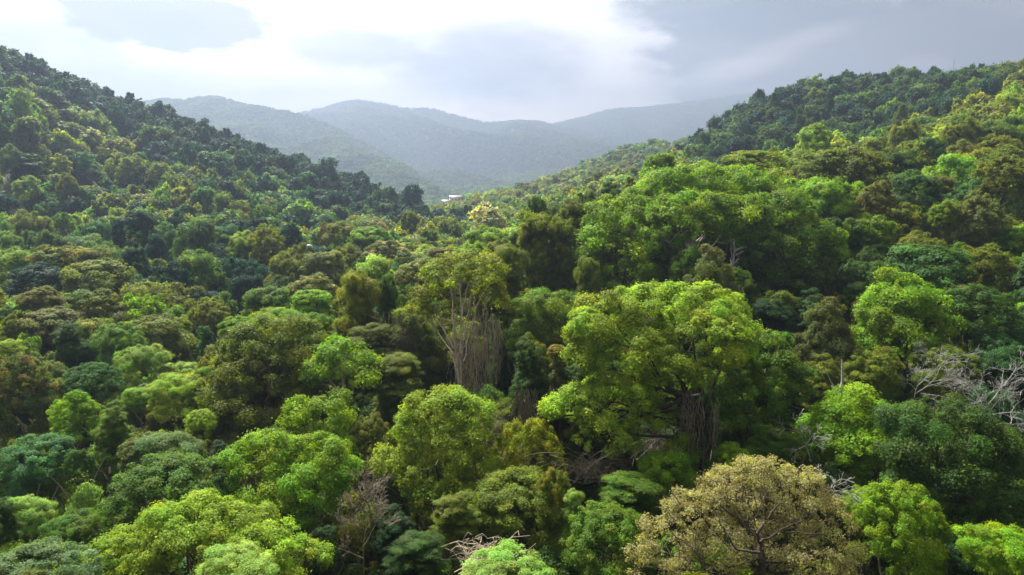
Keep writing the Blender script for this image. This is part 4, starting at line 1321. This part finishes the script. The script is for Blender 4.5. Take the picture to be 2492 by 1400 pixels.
def scatter(name, label, pts_, scale, rot, idx, leafc, tipc, coll, kind='stuff'):
    me = bpy.data.meshes.new(name)
    n = len(pts_)
    me.vertices.add(n)
    me.vertices.foreach_set('co', np.ascontiguousarray(pts_, np.float32).ravel())
    for k, v in (('s_scale', scale), ('s_rot', rot)):
        a = me.attributes.new(k, 'FLOAT_VECTOR', 'POINT')
        a.data.foreach_set('vector', np.ascontiguousarray(v, np.float32).ravel())
    a = me.attributes.new('s_idx', 'INT', 'POINT')
    a.data.foreach_set('value', np.ascontiguousarray(idx, np.int32))
    for k, v in (('leaf_color', leafc), ('tip_color', tipc)):
        a = me.attributes.new(k, 'FLOAT_COLOR', 'POINT')
        a.data.foreach_set('color', np.ascontiguousarray(np.concatenate([v, np.ones((n, 1))], 1), np.float32).ravel())
    o = link(name, me)
    tag(o, label, kind=kind)
    ng = bpy.data.node_groups.new(name, 'GeometryNodeTree')
    ng.interface.new_socket('Geometry', in_out='INPUT', socket_type='NodeSocketGeometry')
    ng.interface.new_socket('Geometry', in_out='OUTPUT', socket_type='NodeSocketGeometry')
    N, Lk = ng.nodes, ng.links
    gi, go = N.new('NodeGroupInput'), N.new('NodeGroupOutput')
    ci = N.new('GeometryNodeCollectionInfo')
    ci.inputs['Collection'].default_value = coll
    ci.inputs['Separate Children'].default_value = True
    ci.inputs['Reset Children'].default_value = True
    ip = N.new('GeometryNodeInstanceOnPoints')
    ip.inputs['Pick Instance'].default_value = True

    def na(nm, typ):
        q = N.new('GeometryNodeInputNamedAttribute')
        q.data_type = typ
        q.inputs[0].default_value = nm
        return q.outputs[0]
    m2p = N.new('GeometryNodeMeshToPoints')
    Lk.new(gi.outputs[0], m2p.inputs[0])
    Lk.new(m2p.outputs[0], ip.inputs['Points'])
    Lk.new(ci.outputs[0], ip.inputs['Instance'])
    Lk.new(na('s_idx', 'INT'), ip.inputs['Instance Index'])
    e2r = N.new('FunctionNodeEulerToRotation')
    Lk.new(na('s_rot', 'FLOAT_VECTOR'), e2r.inputs[0])
    Lk.new(e2r.outputs[0], ip.inputs['Rotation'])
    Lk.new(na('s_scale', 'FLOAT_VECTOR'), ip.inputs['Scale'])
    Lk.new(ip.outputs[0], go.inputs[0])
    md = o.modifiers.new('scatter', 'NODES')
    md.node_group = ng
    return o


def pal_arrays(cols, rng, amount=0.18):
    a = np.array([PAL[c][0] for c in cols])
    b = np.array([PAL[c][1] for c in cols])
    k = 1 + rng.uniform(-amount, amount, (len(cols), 1))
    h = rng.uniform(-amount, amount, (len(cols), 1)) * 0.5
    f = k * np.concatenate([1 + h, np.ones_like(h), 1 - h], 1)
    return a * f, b * f


SHP = ['round', 'broad', 'cone', 'column', 'feather', 'layer']
far_meshes = [crown_mesh('crown', shape_lobes(s, 3 + k), LODS['far'][0], LODS['far'][1] * STYLE[s]['clump'], 40 + k, trunk=-1.9, cov=0.95,
              **{a: b for a, b in STYLE[s].items() if a != 'clump'}) for k, s in enumerate(SHP)]
mid_meshes = [lib(s, 'mid', 0) for s in SHP]
wood = source_collection('tree_kind', mid_meshes + far_meshes)
sel = [f for f in REST]
rq = np.random.default_rng(4)
la, lb = pal_arrays([f['col'] for f in sel], rq)
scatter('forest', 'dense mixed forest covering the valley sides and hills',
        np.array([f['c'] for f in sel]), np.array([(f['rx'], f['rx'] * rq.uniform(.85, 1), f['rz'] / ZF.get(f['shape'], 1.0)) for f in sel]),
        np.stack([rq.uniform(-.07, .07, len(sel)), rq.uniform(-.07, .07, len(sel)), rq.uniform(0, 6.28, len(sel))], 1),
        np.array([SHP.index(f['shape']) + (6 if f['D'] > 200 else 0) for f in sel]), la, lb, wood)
tiny = source_collection('far_crown', [crown_mesh('crown', shape_lobes(s, 5 + k), LODS['tiny'][0], LODS['tiny'][1], 60 + k, cov=0.9, over=1.3) for k, s in enumerate(['round', 'broad', 'cone'])])
fp = np.concatenate([p for p, h in FAR_POINTS])
fh = np.concatenate([np.full(len(p), h) for p, h in FAR_POINTS])
fs = fh * 0.5 * rq.uniform(.65, 1.3, len(fp))
fcol = rq.choice(['mid', 'teal', 'olive', 'dark'], len(fp), p=[.32, .26, .20, .22])
la, lb = pal_arrays(list(fcol), rq, 0.10)
scatter('distant_woods', 'hazy woods covering the far hills', fp + np.array((0, 0, 1)) * (fs * 0.75)[:, None], np.stack([fs, fs, fs * 1.05], 1),
        np.stack([np.zeros(len(fp)), np.zeros(len(fp)), rq.uniform(0, 6.28, len(fp))], 1), rq.integers(0, 3, len(fp)), la, lb, tiny)
# undergrowth under and between the trees
UG = []
d = 30.0
while d < 240:
    sp = 2.1 if d < 90 else 3.2 if d < 140 else 4.5
    n = int(2 * radians(42) * d / sp)
    a = np.linspace(-radians(42), radians(42), n) + rq.uniform(-.5, .5, n) * sp / d
    q = d + rq.uniform(-.5, .5, n) * sp
    UG.append(np.stack([q * np.sin(a), q * np.cos(a)], 1))
    d += sp
UG = np.concatenate(UG)
ug = ground(UG[:, 0], UG[:, 1])
us = rq.uniform(1.1, 3.0, len(UG))
ucol = rq.choice(['dark', 'deep', 'mid', 'olive', 'brown', 'vivid'], len(UG), p=[.20, .05, .36, .25, .05, .09])  # weighted to lighter greens to lift the shadows between the trees by colour
la, lb = pal_arrays(list(ucol), rq, 0.25)
shrubs = source_collection('shrub_kind', [crown_mesh('shrub', shape_lobes(s, 9 + k), 0.15, 0.30, 80 + k, cov=0.8, over=1.3) for k, s in enumerate(['round', 'broad', 'layer'])])
scatter('undergrowth', 'dark undergrowth of shrubs between the trees', np.concatenate([UG, (ug + us * 0.55)[:, None]], 1), np.stack([us * 1.15, us * 1.15, us * rq.uniform(.7, 1.5, len(UG))], 1),
        np.stack([np.zeros(len(UG)), np.zeros(len(UG)), rq.uniform(0, 6.28, len(UG))], 1), rq.integers(0, 3, len(UG)), la, lb, shrubs)
print('undergrowth', len(UG), 'far', len(fp), 'TRIS', TRIS[0], round(time.time() - T0, 1))

# ------------------------------------------------------------------ what people left here
def house(label, px, py, D, w, dpt, hgt, rz, roof_mat):
    c = P(px, py, D)
    root = link('house', None)
    root.location = (c[0], c[1], c[2] - hgt)
    root.rotation_euler = (0, 0, rz)
    tag(root, label, 'house')
    mb = MB()
    mb.box((0, 0, hgt * .5 - 1.0), (w, dpt, hgt + 2.0))
    link('wall', mb.mesh('wall', [M_WALL], smooth=False), root)
    mb = MB()
    e, rh = 0.5, w * 0.16
    v = [(-w/2-e, -dpt/2-e, hgt), (w/2+e, -dpt/2-e, hgt), (w/2+e, 0, hgt+rh), (-w/2-e, 0, hgt+rh), (w/2+e, dpt/2+e, hgt), (-w/2-e, dpt/2+e, hgt)]
    up = [(x, y, z + .15) for x, y, z in v]
    mb.add(v + up, [(3, 2, 1, 0), (5, 4, 2, 3), (6, 7, 8, 9), (9, 8, 10, 11), (0, 1, 7, 6), (4, 5, 11, 10), (1, 2, 8, 7), (2, 4, 10, 8), (3, 0, 6, 9), (5, 3, 9, 11)])
    link('roof', mb.mesh('roof', [roof_mat], smooth=False), root)
    for k in (-1, 0, 1):
        mb = MB()
        mb.box((k * w * .28, -dpt / 2 - .02, hgt * .5), (w * .13, .1, hgt * .35))
        link('window', mb.mesh('window', [M_GLASS], smooth=False), root)
house('long pale house with a white sheet roof at the valley mouth', 1108, 481, 640, 10.5, 6, 2.6, 0.2, M_ROOF)
house('small low house with a pale roof nearest the bare earth in the valley mouth', 1086, 490, 625, 7.0, 5, 2.0, -0.1, M_ROOF)

def dome_tent():
    D = 207
    c = P(752, 600, D)
    root = link('white_tent', None)
    root.location = c
    tag(root, 'small white domed tent among trees at the valley edge', 'tent')
    k = D / F
    a = np.linspace(0, 2 * pi, 17)[:-1]
    rings = []
    for t in np.linspace(0, 1, 6):
        q = math.cos(t * pi / 2 * 0.97)
        rings.append(np.stack([np.cos(a) * 10 * k * q, np.sin(a) * 7 * k * q, np.full(16, math.sin(t * pi / 2) * 8 * k - 3 * k)], 1))
    i = np.arange(5)[:, None] * 16 + np.arange(16)[None]
    j = np.arange(5)[:, None] * 16 + (np.arange(16)[None] + 1) % 16
    q = np.stack([i, j, j + 16, i + 16], -1).reshape(-1, 4)
    mb = MB()
    mb.add(np.concatenate(rings), q)
    link('canopy', mb.mesh('canopy', [M_ROOF]), root)
    mb = MB()
    for t in range(0, 16, 4):
        p = rings[0][t]
        mb.tube([p - np.array((0, 0, 3.0)), p], [.05, .05], 5)
    link('poles', mb.mesh('poles', [M_STEEL]), root)
dome_tent()

def mast():
    D = 880
    top = P(2322, 146, D)
    z0 = float(ground(top[0], top[1])[0])
    root = link('radio_mast', None)
    root.location = (top[0], top[1], z0)
    tag(root, 'thin lattice radio mast rising behind the dark hill', 'mast')
    h = top[2] - z0
    mb = MB()
    L = [(-.55, -.4), (.55, -.4), (0, .6)]
    for (x, y) in L:
        mb.tube([(x, y, -1), (x * .4, y * .4, h)], [.30, .22], 4)
    n = int(h / 2.2)
    for i in range(n):
        z, z2 = i * h / n, (i + 1) * h / n
        s, s2 = 1 - .6 * z / h, 1 - .6 * z2 / h
        for k in range(3):
            a_, b_ = L[k], L[(k + 1) % 3]
            mb.tube([(a_[0] * s, a_[1] * s, z), (b_[0] * s2, b_[1] * s2, z2)], [.14, .12], 3)
    link('lattice', mb.mesh('lattice', [M_STEEL], smooth=False), root)
    mb = MB()
    mb.tube([(0, 0, h), (0, 0, h + 3)], [.16, .10], 5)
    link('antenna', mb.mesh('antenna', [M_STEEL]), root)
mast()

def patch(name, px0, px1, D0, D1, mat):
    """a sheet lying on the ground"""
    m, n = 24, 8
    v = []
    for i in range(m + 1):
        for j in range(n + 1):
            px = px0 + (px1 - px0) * i / m
            D = D0 + (D1 - D0) * j / n
            x = (px - W / 2) / F * D
            v.append((x, D, float(ground(x, D)[0]) + 0.05))
    q = [(i * (n + 1) + j, (i + 1) * (n + 1) + j, (i + 1) * (n + 1) + j + 1, i * (n + 1) + j + 1) for i in range(m) for j in range(n)]
    tag(link(name, mesh_quads(name, v, q, [mat], smooth=True)), kind='structure')
patch('dry_grass_field', 770, 900, 232, 262, M_DRYGRASS)
patch('bare_earth', 1062, 1120, 560, 680, M_DIRT)

# ------------------------------------------------------------------ the hazy air
mb = MB()
top = max(float((FAR_POINTS[0][0][:, 2]).max()), float((FAR_POINTS[2][0][:, 2]).max()), float(max(f['c'][2] + f['rz'] for f in FILL))) + 14
zlo = min(float(bpy.data.objects['ground'].bound_box[0][2]), -80.0) - 1.0
mb.box((0, 0, (top + zlo) / 2), (13200, 13200, top - zlo))
hz = link('haze', mb.mesh('haze', [], smooth=False))
hm = bpy.data.materials.new('haze')
hm.use_nodes = True
g = NT(hm.node_tree)
out = g.new('ShaderNodeOutputMaterial')
pv = g.new('ShaderNodeVolumePrincipled')
pv.inputs['Color'].default_value = HAZE_COLOR + (1.0,)
pv.inputs['Density'].default_value = HAZE_DENSITY
pv.inputs['Anisotropy'].default_value = HAZE_ANISO
g.put(out.inputs['Volume'], pv.outputs[0])
hz.data.materials.append(hm)
tag(hz, kind='stuff')
print('haze', zlo, top)

# alike things share a group
for o in list(COL.objects):
    if o.parent is None and 'category' in o and 'group' not in o:
        D_ = float(project(np.array(o.location))[2])
        c_ = o['category']
        if c_ == 'tree':
            o['group'] = 'trees of the near slope' if D_ < 130 else 'trees of the valley and middle slopes' if D_ < 260 else 'trees of the far hillsides'
        elif c_ in ('shrub', 'bare tree', 'bare bush', 'vines', 'house'):
            o['group'] = {'shrub': 'shrubs under the trees', 'bare tree': 'leafless trees', 'bare bush': 'leafless bushes', 'vines': 'dry vine curtains', 'house': 'houses at the valley mouth'}[c_]

print('TRIS', TRIS[0], 'time', round(time.time() - T0, 1))
